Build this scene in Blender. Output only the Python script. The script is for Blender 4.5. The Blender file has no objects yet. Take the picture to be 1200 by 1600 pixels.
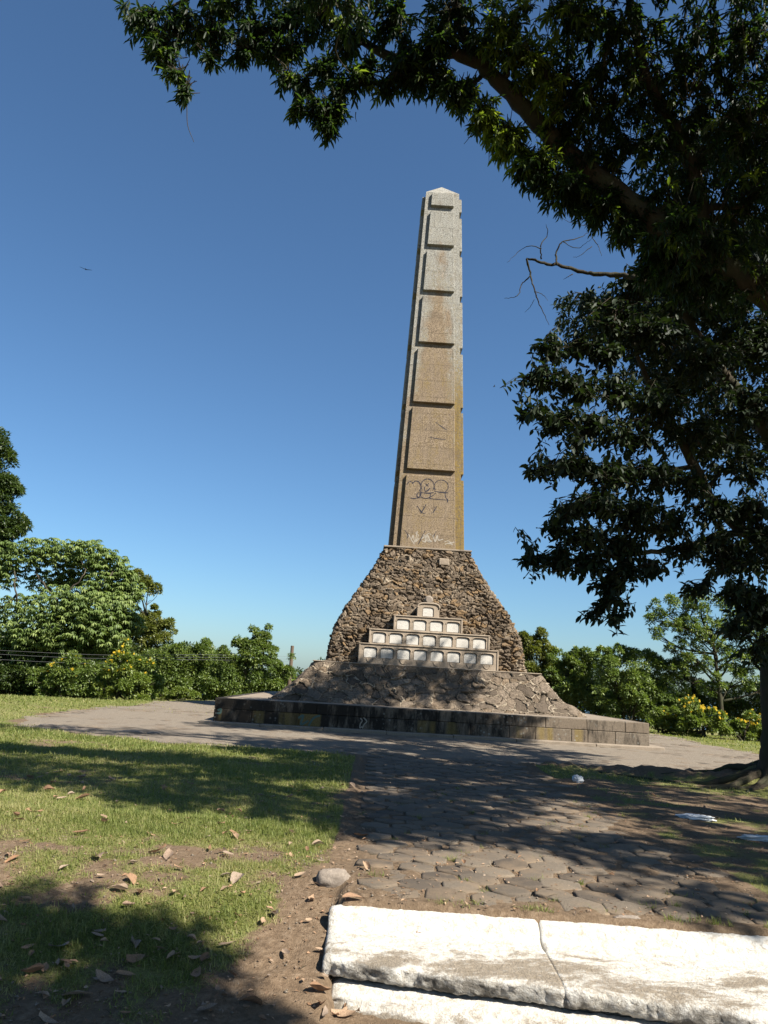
import bpy, math
import numpy as np
rng = np.random.default_rng(7)
R = math.radians
scene = bpy.context.scene
COL = scene.collection

# ------------------------------------------------------------------ camera model
EYE = np.array([0, 0, 1.6]); PITCH = R(12.3); ROLL = R(3.4); FPX = 1200.0
def ray(px, py):
    x = px - 600; y = 800 - py
    c, s = math.cos(ROLL), math.sin(ROLL)
    X, Y = (c*x - s*y)/FPX, (s*x + c*y)/FPX
    return np.array([X, math.cos(PITCH) - Y*math.sin(PITCH), math.sin(PITCH) + Y*math.cos(PITCH)])
def P(px, py, D):
    """world point seen in direction (px,py) of the 1200x1600 survey picture at forward distance D"""
    r = ray(px, py); return EYE + r*(D/r[1])

# ------------------------------------------------------------------ noise
def _hash(ix, iy, iz, k=0):
    h = (ix*374761393 + iy*668265263 + iz*2147483647 + k*974634777) & 0xffffffff
    h = ((h ^ (h >> 13))*1274126177) & 0xffffffff
    h = ((h ^ (h >> 16))*2246822519) & 0xffffffff
    return ((h ^ (h >> 15)) & 0xffffff)/float(0xffffff)
def vnoise(x, y, z=None, k=0):
    x = np.asarray(x, float); y = np.asarray(y, float)
    z = np.zeros_like(x) if z is None else np.asarray(z, float)
    fx, fy, fz = np.floor(x), np.floor(y), np.floor(z)
    ix, iy, iz = fx.astype(np.int64), fy.astype(np.int64), fz.astype(np.int64)
    tx, ty, tz = x-fx, y-fy, z-fz
    tx, ty, tz = [t*t*(3-2*t) for t in (tx, ty, tz)]
    out = 0
    for a in (0, 1):
        for b in (0, 1):
            for c in (0, 1):
                w = (tx if a else 1-tx)*(ty if b else 1-ty)*(tz if c else 1-tz)
                out = out + w*_hash(ix+a, iy+b, iz+c, k)
    return out*2-1
def fbm(x, y, z=None, o=4, k=0):
    s = 0; a = 0.5; f = 1.0
    for i in range(o):
        s = s + a*vnoise(np.asarray(x)*f, np.asarray(y)*f, None if z is None else np.asarray(z)*f, k+i*17)
        a *= .5; f *= 2.03
    return s
def S(t):
    t = np.clip(t, 0, 1); return t*t*(3-2*t)
def worley(p, k=0):
    """returns F1, F2, id-randoms (n,4), offset to nearest seed"""
    base = np.floor(p).astype(np.int64); n = len(p)
    f1 = np.full(n, 9.); f2 = np.full(n, 9.); rid = np.zeros((n, 4)); off = np.zeros((n, 3))
    for a in (-1, 0, 1):
        for b in (-1, 0, 1):
            for c in (-1, 0, 1):
                q = base + np.array([a, b, c])
                sd = np.stack([_hash(q[:, 0], q[:, 1], q[:, 2], k+j) for j in range(3)], 1)
                dv = p - (q + sd); d = np.sqrt((dv**2).sum(1))
                m = d < f1
                f2 = np.where(m, f1, np.minimum(f2, d)); f1 = np.where(m, d, f1)
                if m.any():
                    off[m] = dv[m]
                    for j in range(4): rid[m, j] = _hash(q[m, 0], q[m, 1], q[m, 2], k+10+j)
    return f1, f2, rid, off

# ------------------------------------------------------------------ scene helpers
def tag(o, label=None, cat=None, group=None, kind=None):
    if label: o['label'] = label
    if cat: o['category'] = cat
    if group: o['group'] = group
    if kind: o['kind'] = kind
    return o
def empty(name, loc=(0, 0, 0), rz=0):
    o = bpy.data.objects.new(name, None); COL.objects.link(o)
    o.location = loc; o.rotation_euler = (0, 0, rz); o.empty_display_size = .2
    return o
def mesh_np(name, V, F, mat=None, parent=None, attrs=None, smooth=False, loc=None):
    """V (n,3), F (m,k) arrays"""
    V = np.asarray(V, np.float32); F = np.asarray(F, np.int32)
    me = bpy.data.meshes.new(name)
    me.vertices.add(len(V)); me.vertices.foreach_set('co', V.ravel())
    m, k = F.shape
    me.loops.add(m*k); me.loops.foreach_set('vertex_index', F.ravel())
    me.polygons.add(m); me.polygons.foreach_set('loop_start', np.arange(0, m*k, k, dtype=np.int32))
    if smooth: me.polygons.foreach_set('use_smooth', np.ones(m, bool))
    me.update(calc_edges=True)
    for an, av in (attrs or {}).items():
        at = me.attributes.new(an, 'FLOAT', 'POINT'); at.data.foreach_set('value', np.asarray(av, np.float32).ravel())
    if mat: me.materials.append(mat)
    o = bpy.data.objects.new(name, me); COL.objects.link(o)
    if parent is not None: o.parent = parent
    if loc is not None: o.location = loc
    return o
class MB:
    def __init__(s): s.v = []; s.f = []; s.a = []
    def add(s, V, F, a=0.0):
        b = len(s.v); s.v += [tuple(map(float, q)) for q in V]; s.f += [tuple(int(i)+b for i in f) for f in F]; s.a += [a]*len(V)
    def box(s, x0, x1, y0, y1, z0, z1, a=0.0, bev=0.0, jit=0.0):
        if bev <= 0:
            V = [(x, y, z) for x in (x0, x1) for y in (y0, y1) for z in (z0, z1)]
            F = [(0, 1, 3, 2), (4, 6, 7, 5), (0, 4, 5, 1), (2, 3, 7, 6), (0, 2, 6, 4), (1, 5, 7, 3)]
            s.add(V, F, a); return
        b = bev; V = []; idx = {}
        for i, x in enumerate((x0, x1)):
            for j, y in enumerate((y0, y1)):
                for k, z in enumerate((z0, z1)):
                    sx, sy, sz = (1, -1)[i], (1, -1)[j], (1, -1)[k]
                    jx, jy, jz = (rng.random(3)-.5)*jit
                    for ax in range(3):
                        q = [x+jx+(0 if ax == 0 else sx*b), y+jy+(0 if ax == 1 else sy*b), z+jz+(0 if ax == 2 else sz*b)]
                        idx[(i, j, k, ax)] = len(V); V.append(q)
        g = lambda i, j, k, ax: idx[(i, j, k, ax)]
        F = []
        for i in (0, 1):
            q = [g(i, 0, 0, 0), g(i, 1, 0, 0), g(i, 1, 1, 0), g(i, 0, 1, 0)]; F.append(q if i else q[::-1])
        for j in (0, 1):
            q = [g(0, j, 0, 1), g(0, j, 1, 1), g(1, j, 1, 1), g(1, j, 0, 1)]; F.append(q if j else q[::-1])
        for k in (0, 1):
            q = [g(0, 0, k, 2), g(1, 0, k, 2), g(1, 1, k, 2), g(0, 1, k, 2)]; F.append(q if k else q[::-1])
        for j in (0, 1):
            for k in (0, 1): F.append([g(0, j, k, 1), g(1, j, k, 1), g(1, j, k, 2), g(0, j, k, 2)])
        for i in (0, 1):
            for k in (0, 1): F.append([g(i, 0, k, 0), g(i, 1, k, 0), g(i, 1, k, 2), g(i, 0, k, 2)])
        for i in (0, 1):
            for j in (0, 1): F.append([g(i, j, 0, 0), g(i, j, 1, 0), g(i, j, 1, 1), g(i, j, 0, 1)])
        for i in (0, 1):
            for j in (0, 1):
                for k in (0, 1): F.append([g(i, j, k, 0), g(i, j, k, 1), g(i, j, k, 2)])
        s.add(V, F, a)
    def tube(s, pts, rad, n=8, a=0.0, rough=0.0, cap=True):
        pts = np.asarray(pts, float); rad = np.broadcast_to(rad, (len(pts),)).astype(float)
        t = np.gradient(pts, axis=0); t /= np.linalg.norm(t, axis=1, keepdims=True)+1e-9
        ref = np.array([0, 0, 1.]) if abs(t[:, 2]).mean() < .8 else np.array([1., 0, 0])
        V = []; F = []
        for i in range(len(pts)):
            u = np.cross(t[i], ref); u /= np.linalg.norm(u)+1e-9; w = np.cross(u, t[i])
            for k in range(n):
                an = 2*math.pi*k/n; rr = rad[i]*(1+rough*(rng.random()-.5))
                V.append(pts[i]+rr*(math.cos(an)*u+math.sin(an)*w))
        for i in range(len(pts)-1):
            for k in range(n):
                F.append((i*n+k, i*n+(k+1) % n, (i+1)*n+(k+1) % n, (i+1)*n+k))
        if cap:
            F.append(tuple(range(n))[::-1]); F.append(tuple((len(pts)-1)*n+k for k in range(n)))
        s.add(V, F, a)
    def build(s, name, mat=None, parent=None, smooth=False, offset=(0, 0, 0), loc=None):
        me = bpy.data.meshes.new(name); ox, oy, oz = offset
        me.from_pydata([(x-ox, y-oy, z-oz) for x, y, z in s.v], [], s.f)
        if smooth: me.polygons.foreach_set('use_smooth', np.ones(len(me.polygons), bool))
        at = me.attributes.new('tint', 'FLOAT', 'POINT'); at.data.foreach_set('value', np.asarray(s.a, np.float32))
        if mat: me.materials.append(mat)
        me.update()
        o = bpy.data.objects.new(name, me); COL.objects.link(o)
        if parent is not None: o.parent = parent
        if loc is not None: o.location = loc
        return o
def spline(pts, n=6):
    pts = np.asarray(pts, float); q = np.vstack([2*pts[0]-pts[1], pts, 2*pts[-1]-pts[-2]]); out = []
    for i in range(1, len(q)-2):
        for t in np.linspace(0, 1, n, endpoint=False):
            a, b, c, d = q[i-1], q[i], q[i+1], q[i+2]
            out.append(.5*((2*b)+(-a+c)*t+(2*a-5*b+4*c-d)*t*t+(-a+3*b-3*c+d)*t**3))
    out.append(q[-2]); return np.array(out)

# ------------------------------------------------------------------ material helpers
class NT:
    def __init__(s, name):
        s.m = bpy.data.materials.new(name); s.m.use_nodes = True; s.t = s.m.node_tree; s.t.nodes.clear()
        s.out = s.t.nodes.new('ShaderNodeOutputMaterial')
    def n(s, ty, **kw):
        x = s.t.nodes.new(ty)
        for k, v in kw.items(): setattr(x, k, v)
        return x
    def put(s, sock, v):
        if isinstance(v, bpy.types.NodeSocket): s.t.links.new(v, sock)
        elif v is not None:
            if isinstance(v, (tuple, list)) and len(v) == 3 and sock.type == 'RGBA': v = (*v, 1)
            sock.default_value = v
    def coord(s, kind='Object', scale=None):
        c = s.n('ShaderNodeTexCoord').outputs[kind]
        if scale is not None:
            mp = s.n('ShaderNodeMapping'); s.put(mp.inputs['Vector'], c); mp.inputs['Scale'].default_value = scale; c = mp.outputs[0]
        return c
    def noise(s, vec, scale, detail=4, rough=.55, dist=0.0):
        x = s.n('ShaderNodeTexNoise'); s.put(x.inputs['Vector'], vec); x.inputs['Scale'].default_value = scale
        x.inputs['Detail'].default_value = detail; x.inputs['Roughness'].default_value = rough; x.inputs['Distortion'].default_value = dist
        return x.outputs['Fac']
    def vor(s, vec, scale, feature='F1', out='Distance'):
        x = s.n('ShaderNodeTexVoronoi', feature=feature); s.put(x.inputs['Vector'], vec); x.inputs['Scale'].default_value = scale
        return x.outputs[out]
    def ramp(s, fac, stops, interp='LINEAR'):
        x = s.n('ShaderNodeValToRGB'); s.put(x.inputs[0], fac); cr = x.color_ramp; cr.interpolation = interp
        while len(cr.elements) > 1: cr.elements.remove(cr.elements[-1])
        for i, (p, c) in enumerate(stops):
            e = cr.elements[0] if i == 0 else cr.elements.new(p)
            e.position = p; e.color = (c, c, c, 1) if isinstance(c, (int, float)) else (*c, 1)
        return x.outputs[0]
    def mix(s, fac, a, b, mode='MIX'):
        x = s.n('ShaderNodeMix', data_type='RGBA', blend_type=mode)
        s.put(x.inputs[0], fac); s.put(x.inputs[6], a); s.put(x.inputs[7], b); return x.outputs[2]
    def math(s, op, a, b=None, clamp=False):
        x = s.n('ShaderNodeMath', operation=op); x.use_clamp = clamp; s.put(x.inputs[0], a)
        if b is not None: s.put(x.inputs[1], b)
        return x.outputs[0]
    def attr(s, name): return s.n('ShaderNodeAttribute', attribute_name=name).outputs['Fac']
    def sep(s, v): x = s.n('ShaderNodeSeparateXYZ'); s.put(x.inputs[0], v); return x.outputs
    def bump(s, h, strength=.5, dist=.02, nrm=None):
        x = s.n('ShaderNodeBump'); s.put(x.inputs['Height'], h); x.inputs['Strength'].default_value = strength; x.inputs['Distance'].default_value = dist
        if nrm is not None: s.put(x.inputs['Normal'], nrm)
        return x.outputs[0]
    def bsdf(s, col, rough=.8, nrm=None, spec=.3, trans=None):
        col = s.mix(1.0, col, (.72, .71, .70), 'MULTIPLY')
        b = s.n('ShaderNodeBsdfPrincipled'); s.put(b.inputs['Base Color'], col); s.put(b.inputs['Roughness'], rough)
        b.inputs['Specular IOR Level'].default_value = spec
        if nrm is not None: s.put(b.inputs['Normal'], nrm)
        sh = b.outputs[0]
        if trans is not None:
            tr = s.n('ShaderNodeBsdfTranslucent'); s.put(tr.inputs[0], trans[0])
            mx = s.n('ShaderNodeMixShader'); mx.inputs[0].default_value = trans[1]
            s.t.links.new(sh, mx.inputs[1]); s.t.links.new(tr.outputs[0], mx.inputs[2]); sh = mx.outputs[0]
        s.t.links.new(sh, s.out.inputs[0]); return s.m

def mat_leaf(name, c0, c1, c2, rough=.45, spec=.4, tcol=None, tf=.25):
    t = NT(name); a = t.attr('tint')
    col = t.ramp(a, [(0, c0), (.5, c1), (1, c2)])
    tc = t.mix(1.0, col, tcol or (1.6, 1.7, .7), 'MULTIPLY')
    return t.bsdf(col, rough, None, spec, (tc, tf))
M = {}
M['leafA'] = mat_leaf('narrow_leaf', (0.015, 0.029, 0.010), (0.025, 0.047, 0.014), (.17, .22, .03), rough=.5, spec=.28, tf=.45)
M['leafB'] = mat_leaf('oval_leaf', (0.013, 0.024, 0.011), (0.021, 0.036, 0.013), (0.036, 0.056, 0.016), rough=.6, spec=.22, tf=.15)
M['leaf_dark'] = mat_leaf('evergreen_leaf', (0.028, 0.048, 0.013), (0.052, 0.084, 0.021), (0.104, 0.136, 0.032))
M['leaf_mid'] = mat_leaf('shrub_leaf', (.065, .105, .027), (.125, .18, .042), (.25, .29, .075))
M['leaf_pale'] = mat_leaf('pale_leaf', (.07, .11, .033), (.145, .205, .06), (.27, .33, .115))
M['leaf_olive'] = mat_leaf('olive_leaf', (0.072, 0.092, 0.020), (0.136, 0.156, 0.032), (0.224, 0.224, 0.056))
M['leaf_lime'] = mat_leaf('lime_leaf', (0.096, 0.144, 0.028), (0.160, 0.216, 0.044), (0.264, 0.296, 0.072))
M['grass'] = mat_leaf('grass_blade', (.095, .13, .032), (.185, .215, .06), (.33, .30, .14), rough=.6, spec=.2, tf=.3)

def m_bark(name, c0, c1, c2, sc=8):
    t = NT(name); co = t.coord('Object'); a = t.noise(t.coord('Object', (1, 1, .3)), sc, 6, .7); b = t.noise(co, sc*.35, 3)
    col = t.mix(t.ramp(b, [(.4, 0), (.62, 1)]), t.ramp(a, [(.3, c0), (.65, c1)]), c2)
    return t.bsdf(col, .9, t.bump(a, .8, .03), .15)
M['bark'] = m_bark('mossy_bark', (.025, .02, .014), (.075, .06, .042), (.05, .055, .03))
M['bark_pale'] = m_bark('pale_bark', (.12, .11, .09), (.26, .24, .2), (.16, .15, .11), 12)
M['deadwood'] = m_bark('dead_wood', (.02, .016, .012), (.055, .043, .03), (.05, .05, .03), 20)

def m_ground():
    t = NT('lawn_and_soil'); co = t.coord('Object'); g = t.attr('grass')
    n1 = t.noise(co, 1.3, 5, .6); n2 = t.noise(co, 22, 5, .7); n3 = t.noise(co, 90, 3, .6)
    soil = t.ramp(n2, [(.25, (0.085, 0.058, 0.037)), (.5, (0.187, 0.132, 0.085)), (.75, (0.315, 0.238, 0.166))])
    soil = t.mix(t.ramp(n1, [(.4, 0), (.65, .7)]), soil, (0.170, 0.123, 0.081))
    gr = t.ramp(n3, [(.25, (0.076, 0.102, 0.024)), (.55, (0.153, 0.183, 0.047)), (.8, (0.246, 0.246, 0.089))])
    gr = t.mix(t.ramp(t.noise(co, .5, 6, .65), [(.38, 0), (.68, .85)]), gr, (0.255, 0.225, 0.102))
    f = t.math('ADD', g, t.math('MULTIPLY', t.math('SUBTRACT', n2, .5), .9)); f = t.ramp(f, [(.35, 0), (.62, 1)])
    h = t.math('ADD', t.math('MULTIPLY', n2, .6), t.math('MULTIPLY', n3, .5))
    return t.bsdf(t.mix(f, soil, gr), .95, t.bump(h, .9, .03), .1)
M['ground'] = m_ground()
def m_paver():
    t = NT('worn_paver'); co = t.coord('Object'); a = t.attr('tint'); n = t.noise(co, 60, 4, .7); b = t.noise(co, 3, 4, .6)
    col = t.ramp(a, [(0, (0.113, 0.091, 0.071)), (.5, (0.181, 0.149, 0.114)), (1, (0.249, 0.205, 0.155))])
    col = t.mix(t.ramp(n, [(.35, .45), (.7, 0)]), col, (0.052, 0.045, 0.036))
    col = t.mix(t.ramp(b, [(.45, 0), (.7, .75)]), col, (0.242, 0.179, 0.118))
    return t.bsdf(col, .9, t.bump(n, .6, .01), .2)
M['paver'] = m_paver()
def m_apron():
    t = NT('gritty_earth'); co = t.coord('Object'); n = t.noise(co, 30, 5, .7); b = t.noise(co, .8, 5, .6)
    col = t.ramp(n, [(.3, (.155, .13, .10)), (.7, (.33, .28, .22))])
    col = t.mix(t.ramp(b, [(.4, 0), (.7, .6)]), col, (.245, .215, .175))
    c3 = t.noise(co, 5, 6, .7); col = t.mix(t.ramp(c3, [(.5, 0), (.68, .55)]), col, (.15, .125, .10))
    return t.bsdf(col, .95, t.bump(t.math('ADD', n, c3), .8, .03), .1)
M['apron'] = m_apron()
def m_rubble(name, dark, mid, warm, mort):
    t = NT(name); co = t.coord('Object'); a = t.attr('tint'); mo = t.attr('mortar'); hu = t.attr('hue')
    n = t.noise(co, 14, 6, .7); n2 = t.noise(co, 45, 4, .7); b = t.noise(co, .6, 4)
    st = t.ramp(a, [(0, dark), (.55, mid), (1, tuple(c*1.45 for c in mid))])
    st = t.mix(t.ramp(hu, [(.72, 0), (.9, .8)]), st, warm)
    st = t.mix(t.ramp(n, [(.35, .75), (.6, 0)]), st, tuple(c*.5 for c in dark))
    st = t.mix(t.ramp(n2, [(.58, 0), (.75, .5)]), st, (.27, .26, .21))
    mm = t.mix(t.ramp(n2, [(.3, .6), (.6, 0)]), mort, tuple(c*.5 for c in mort))
    col = t.mix(t.ramp(mo, [(.35, 0), (.65, 1)]), st, mm)
    col = t.mix(t.ramp(b, [(.5, 0), (.75, .5)]), col, tuple(c*.6 for c in mid))
    return t.bsdf(col, .92, t.bump(t.math('ADD', n, t.math('MULTIPLY', n2, .4)), .9, .04), .15)
M['rubble_up'] = m_rubble('rubble_masonry', (.075, .056, .040), (.20, .155, .11), (.31, .20, .10), (.38, .32, .24))
M['rubble_low'] = m_rubble('polygonal_masonry', (.10, .078, .058), (.205, .163, .122), (.27, .20, .135), (.38, .32, .24))
def m_concrete(name, c0, c1, stain=.5, sc=1.0):
    t = NT(name); co = t.coord('Object'); n = t.noise(co, 25*sc, 6, .7); b = t.noise(co, 2.2*sc, 5, .65)
    col = t.ramp(n, [(.3, c0), (.7, c1)])
    col = t.mix(t.ramp(b, [(.48, 0), (.7, stain)]), col, tuple(c*.28 for c in c0))
    return t.bsdf(col, .9, t.bump(n, .5, .012), .2)
M['concrete'] = m_concrete('weathered_concrete', (.29, .235, .18), (.43, .355, .27), .5)
M['ledge'] = m_concrete('ledge_concrete', (.24, .195, .15), (.34, .285, .22), .5)
M['marble'] = m_concrete('white_marble', (.50, .475, .43), (.68, .655, .60), .35)
def m_obelisk(name, speck=1.0):
    t = NT(name); co = t.coord('Object'); x, y, z = t.sep(co)
    xy = t.math('ADD', x, y); cmb = t.n('ShaderNodeCombineXYZ'); t.put(cmb.inputs[0], xy); t.put(cmb.inputs[1], z)
    br = t.n('ShaderNodeTexBrick'); t.put(br.inputs['Vector'], cmb.outputs[0]); br.offset = .37; br.offset_frequency = 2
    for k, v in (('Scale', 1.0), ('Mortar Size', .006), ('Mortar Smooth', .3), ('Bias', 0), ('Brick Width', 1.25), ('Row Height', .72)): br.inputs[k].default_value = v
    br.inputs['Color1'].default_value = (0, 0, 0, 1); br.inputs['Color2'].default_value = (1, 1, 1, 1)
    joint = br.outputs['Fac']; blk = br.outputs['Color']
    g = t.noise(co, 27, 5, .85); g2 = t.noise(co, 13, 5, .7); lo = t.noise(co, 1.1, 5, .65); lo2 = t.noise(t.coord('Object', (1, 1, .35)), 2.4, 5, .7)
    col = t.ramp(g, [(.38, (.07, .052, .036)), (.51, (.235, .178, .12)), (.62, (.42, .335, .235))])
    col = t.mix(t.math('MULTIPLY', blk, .35), col, (.21, .165, .12))
    lich = t.ramp(g, [(.36, (.055, .055, .05)), (.48, (.25, .245, .215)), (.62, (.46, .45, .41))])
    ax = t.math('ABSOLUTE', x)
    hz = t.math('MULTIPLY', t.math('SUBTRACT', z, 15.8), .16)               # more grey lichen towards the top
    hm = t.math('ADD', hz, t.math('MULTIPLY', t.math('SUBTRACT', lo2, .5), 2.2)); hm = t.math('ADD', hm, t.math('MULTIPLY', t.math('SUBTRACT', ax, .25), 1.1))
    col = t.mix(t.ramp(hm, [(.1, 0), (.55, 1)]), col, lich)
    oc = t.ramp(g2, [(.35, (.10, .072, .022)), (.6, (.26, .185, .06))])
    top = t.math('MULTIPLY', t.ramp(t.math('MULTIPLY', z, .04), [(.60, 1), (.82, .35)]), t.ramp(lo2, [(.44, 0), (.64, .65)]))
    col = t.mix(t.math('MULTIPLY', top, t.ramp(g2, [(.42, 0), (.55, .8)])), col, oc)
    xr = t.math('ADD', x, t.math('MULTIPLY', t.math('SUBTRACT', z, 6.67), .0381))
    rm = t.math('MULTIPLY', t.ramp(xr, [(.0, 0), (1.0, 0), (1.0, 0)]), 1.0)
    rm = t.math('MULTIPLY', t.math('GREATER_THAN', xr, 1.085), t.ramp(t.math('ADD', t.math('MULTIPLY', z, .05), t.math('MULTIPLY', lo, .3)), [(.80, 1), (.92, 0)]))
    col = t.mix(t.math('MULTIPLY', rm, t.ramp(g2, [(.36, .2), (.56, .95)])), col, oc)
    stain = t.ramp(lo, [(.56, 0), (.72, .55)]); col = t.mix(stain, col, (.13, .10, .07))
    col = t.mix(t.math('MULTIPLY', joint, .55), col, (.05, .04, .03))
    sk_ = t.noise(t.coord('Object', (4, 4, .22)), 1.6, 5, .7); col = t.mix(t.math('MULTIPLY', t.ramp(sk_, [(.56, 0), (.70, .5)]), t.ramp(g, [(.4, 1), (.6, .5)])), col, (.07, .06, .045))
    h = t.math('SUBTRACT', t.math('ADD', g, t.math('MULTIPLY', g2, .6)), t.math('MULTIPLY', joint, 1.0))
    return t.bsdf(col, .92, t.bump(h, .7, .02), .15)
M['obelisk'] = m_obelisk('granular_stone')
def m_ashlar():
    t = NT('stained_ashlar'); co = t.coord('Object'); x, y, z = t.sep(co); a = t.attr('tint')
    n = t.noise(co, 30, 6, .75); v = t.noise(t.coord('Object', (1, 1, .28)), 3.2, 5, .7); lo = t.noise(co, .75, 4, .6)
    col = t.ramp(n, [(.3, (0.119, 0.098, 0.076)), (.55, (0.200, 0.166, 0.128)), (.75, (0.281, 0.242, 0.191))])
    col = t.mix(t.math('MULTIPLY', a, .4), col, (0.170, 0.128, 0.089))
    bk = t.math('ADD', v, t.math('MULTIPLY', t.math('SUBTRACT', .62, t.math('MULTIPLY', x, .055)), .33))
    col = t.mix(t.ramp(bk, [(.62, 0), (.78, .9)]), col, (0.015, 0.014, 0.012))
    lowc = t.math('LESS_THAN', z, .46)
    v2 = t.noise(t.coord('Object', (1, 1, .1)), 1.7, 3, .5)
    yel = t.math('MULTIPLY', t.math('MULTIPLY', t.ramp(v2, [(.53, 0), (.62, .8)]), lowc), t.math('GREATER_THAN', z, .10))
    col = t.mix(yel, col, t.ramp(n, [(.3, (0.136, 0.098, 0.034)), (.7, (0.281, 0.212, 0.085))]))
    wl = t.vor(co, 9, 'F1'); wm = t.math('MULTIPLY', t.ramp(wl, [(.22, 1), (.34, 0)]), t.ramp(lo, [(.5, 0), (.62, .7)]))
    col = t.mix(wm, col, (0.340, 0.348, 0.315))
    return t.bsdf(col, .92, t.bump(n, .6, .015), .15)
M['ashlar'] = m_ashlar()
def m_white():
    t = NT('chipped_whitewash'); co = t.coord('Object'); w = t.attr('wear'); n = t.noise(co, 55, 5, .75); b = t.noise(t.coord('Object', (.45, 1, 1)), 3.2, 7, .75, .4); c2 = t.noise(co, 18, 5, .8, .6)
    f = t.math('ADD', w, t.math('MULTIPLY', t.math('SUBTRACT', b, .5), 2.9)); f = t.math('ADD', f, t.math('MULTIPLY', t.math('SUBTRACT', n, .5), .7))
    white = t.mix(t.ramp(c2, [(.38, .75), (.56, 0)]), (.80, .78, .72), (.46, .40, .31))
    conc = t.ramp(n, [(.3, (.15, .12, .085)), (.7, (.42, .35, .26))])
    col = t.mix(t.ramp(f, [(.34, 0), (.62, .92)]), white, conc)
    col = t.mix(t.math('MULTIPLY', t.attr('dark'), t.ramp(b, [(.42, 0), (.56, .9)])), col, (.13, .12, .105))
    return t.bsdf(col, .85, t.bump(t.math('ADD', n, c2), .9, .02), .2)
M['white'] = m_white()
def flat(name, col, rough=.7, spec=.3, var=.0, tf=None):
    t = NT(name); co = t.coord('Object'); n = t.noise(co, 40, 3, .6)
    c = t.mix(t.ramp(n, [(.35, .6), (.65, 0)]), col, tuple(q*(1-var) for q in col))
    return t.bsdf(c, rough, None, spec, (col, tf) if tf else None)
M['rock'] = m_concrete('grey_rock', (.20, .165, .135), (.34, .29, .24), .5, 2)
M['yellow'] = flat('yellow_petal', (.66, .47, .03), .6, .2, .2, .3)
M['paint_black'] = flat('black_spray_paint', (.03, .03, .045), .7, .2, .3)
M['paint_white'] = flat('white_spray_paint', (.40, .36, .30), .7, .2, .3)
M['paint_teal'] = flat('teal_spray_paint', (.10, .17, .15), .7, .2, .4)
M['pole'] = flat('weathered_pole', (.16, .12, .09), .9, .1, .4)
M['wire'] = flat('grey_cable', (.17, .17, .18), .5, .4, .1)
M['litter'] = flat('white_litter', (.62, .66, .70), .6, .3, .15)
M['bird'] = flat('dark_feather', (.015, .014, .015), .8, .1, .2)
def m_dry():
    t = NT('dry_leaf'); a = t.attr('tint'); oi = t.n('ShaderNodeObjectInfo').outputs['Random']; n = t.noise(t.coord('Object'), 30, 4, .6)
    k = t.math('FRACT', t.math('ADD', a, oi))
    col = t.ramp(k, [(0, (.24, .14, .08)), (.3, (.44, .27, .16)), (.55, (.55, .39, .26)), (.8, (.40, .32, .25)), (1, (.48, .27, .15))])
    col = t.mix(t.ramp(n, [(.4, .5), (.6, 0)]), col, (.09, .055, .035))
    return t.bsdf(col, .75, None, .2, (col, .2))
M['dry'] = m_dry()

# ------------------------------------------------------------------ terrain
MC = np.array([1.74, 30.84]); MYAW = R(1.06)
def apr(x, y):
    return 13.3*((np.abs((np.asarray(x, float)-1.2)/11.0)**4.5+np.abs((np.asarray(y, float)-30.84)/13.45)**4.5)**(1/4.5))
def sk(x): return .15-.047*np.clip(np.asarray(x, float)+.25, 0, 6)
def gz(x, y):
    x = np.asarray(x, float); y = np.asarray(y, float)
    lawn = -.45*S((7.3-y)/2.9) + .035*fbm(x*.5, y*.5, k=3) + .05*fbm(x*.15+7, y*.15, k=5)
    on = S((x+.20)/.08)
    pav = -.014 - .44*S((6.10+sk(x)-y)/.30)
    pathm = on*(1-S((x-3.4)/.7))
    onm = np.where(y < 7, on, pathm)
    z = lawn*(1-onm*S((19-y)/3)) + pav*onm*S((19-y)/3)
    r = np.hypot(x-MC[0], y-MC[1]); ra = apr(x, y)
    ap = 1-S((ra-12.9)/1.4)
    z = z*(1-ap) + (-.02)*ap
    z = z - .40*S((y-32)/12)*S((r-12)/6)
    z = z - .35*S((np.abs(x-2)-16)/20)*S((y-8)/10)
    # root bank by the tree
    q = np.stack([x, y], -1); a = np.array([3.9, 17.1]); b = np.array([7.6, 15.2]); ab = b-a
    tt = np.clip(((q-a)@ab)/(ab@ab), 0, 1); d = np.linalg.norm(q-(a+tt[..., None]*ab), axis=-1)
    z = z + (.10+.12*tt)*np.exp(-(d/.5)**2)*(1+.9*fbm(x*2.2, y*2.2, k=9)) + .10*np.exp(-(d/.7)**2)*fbm(x*7, y*7, k=19) + .16*np.exp(-(np.hypot(x-7.7, y-15.1)/.8)**2)
    dd = np.maximum.reduce([y-52, np.abs(x)-48, -y-40, np.zeros_like(x)])
    z = z - np.minimum(.33*dd, 95)*S(dd/8)
    return z
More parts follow.
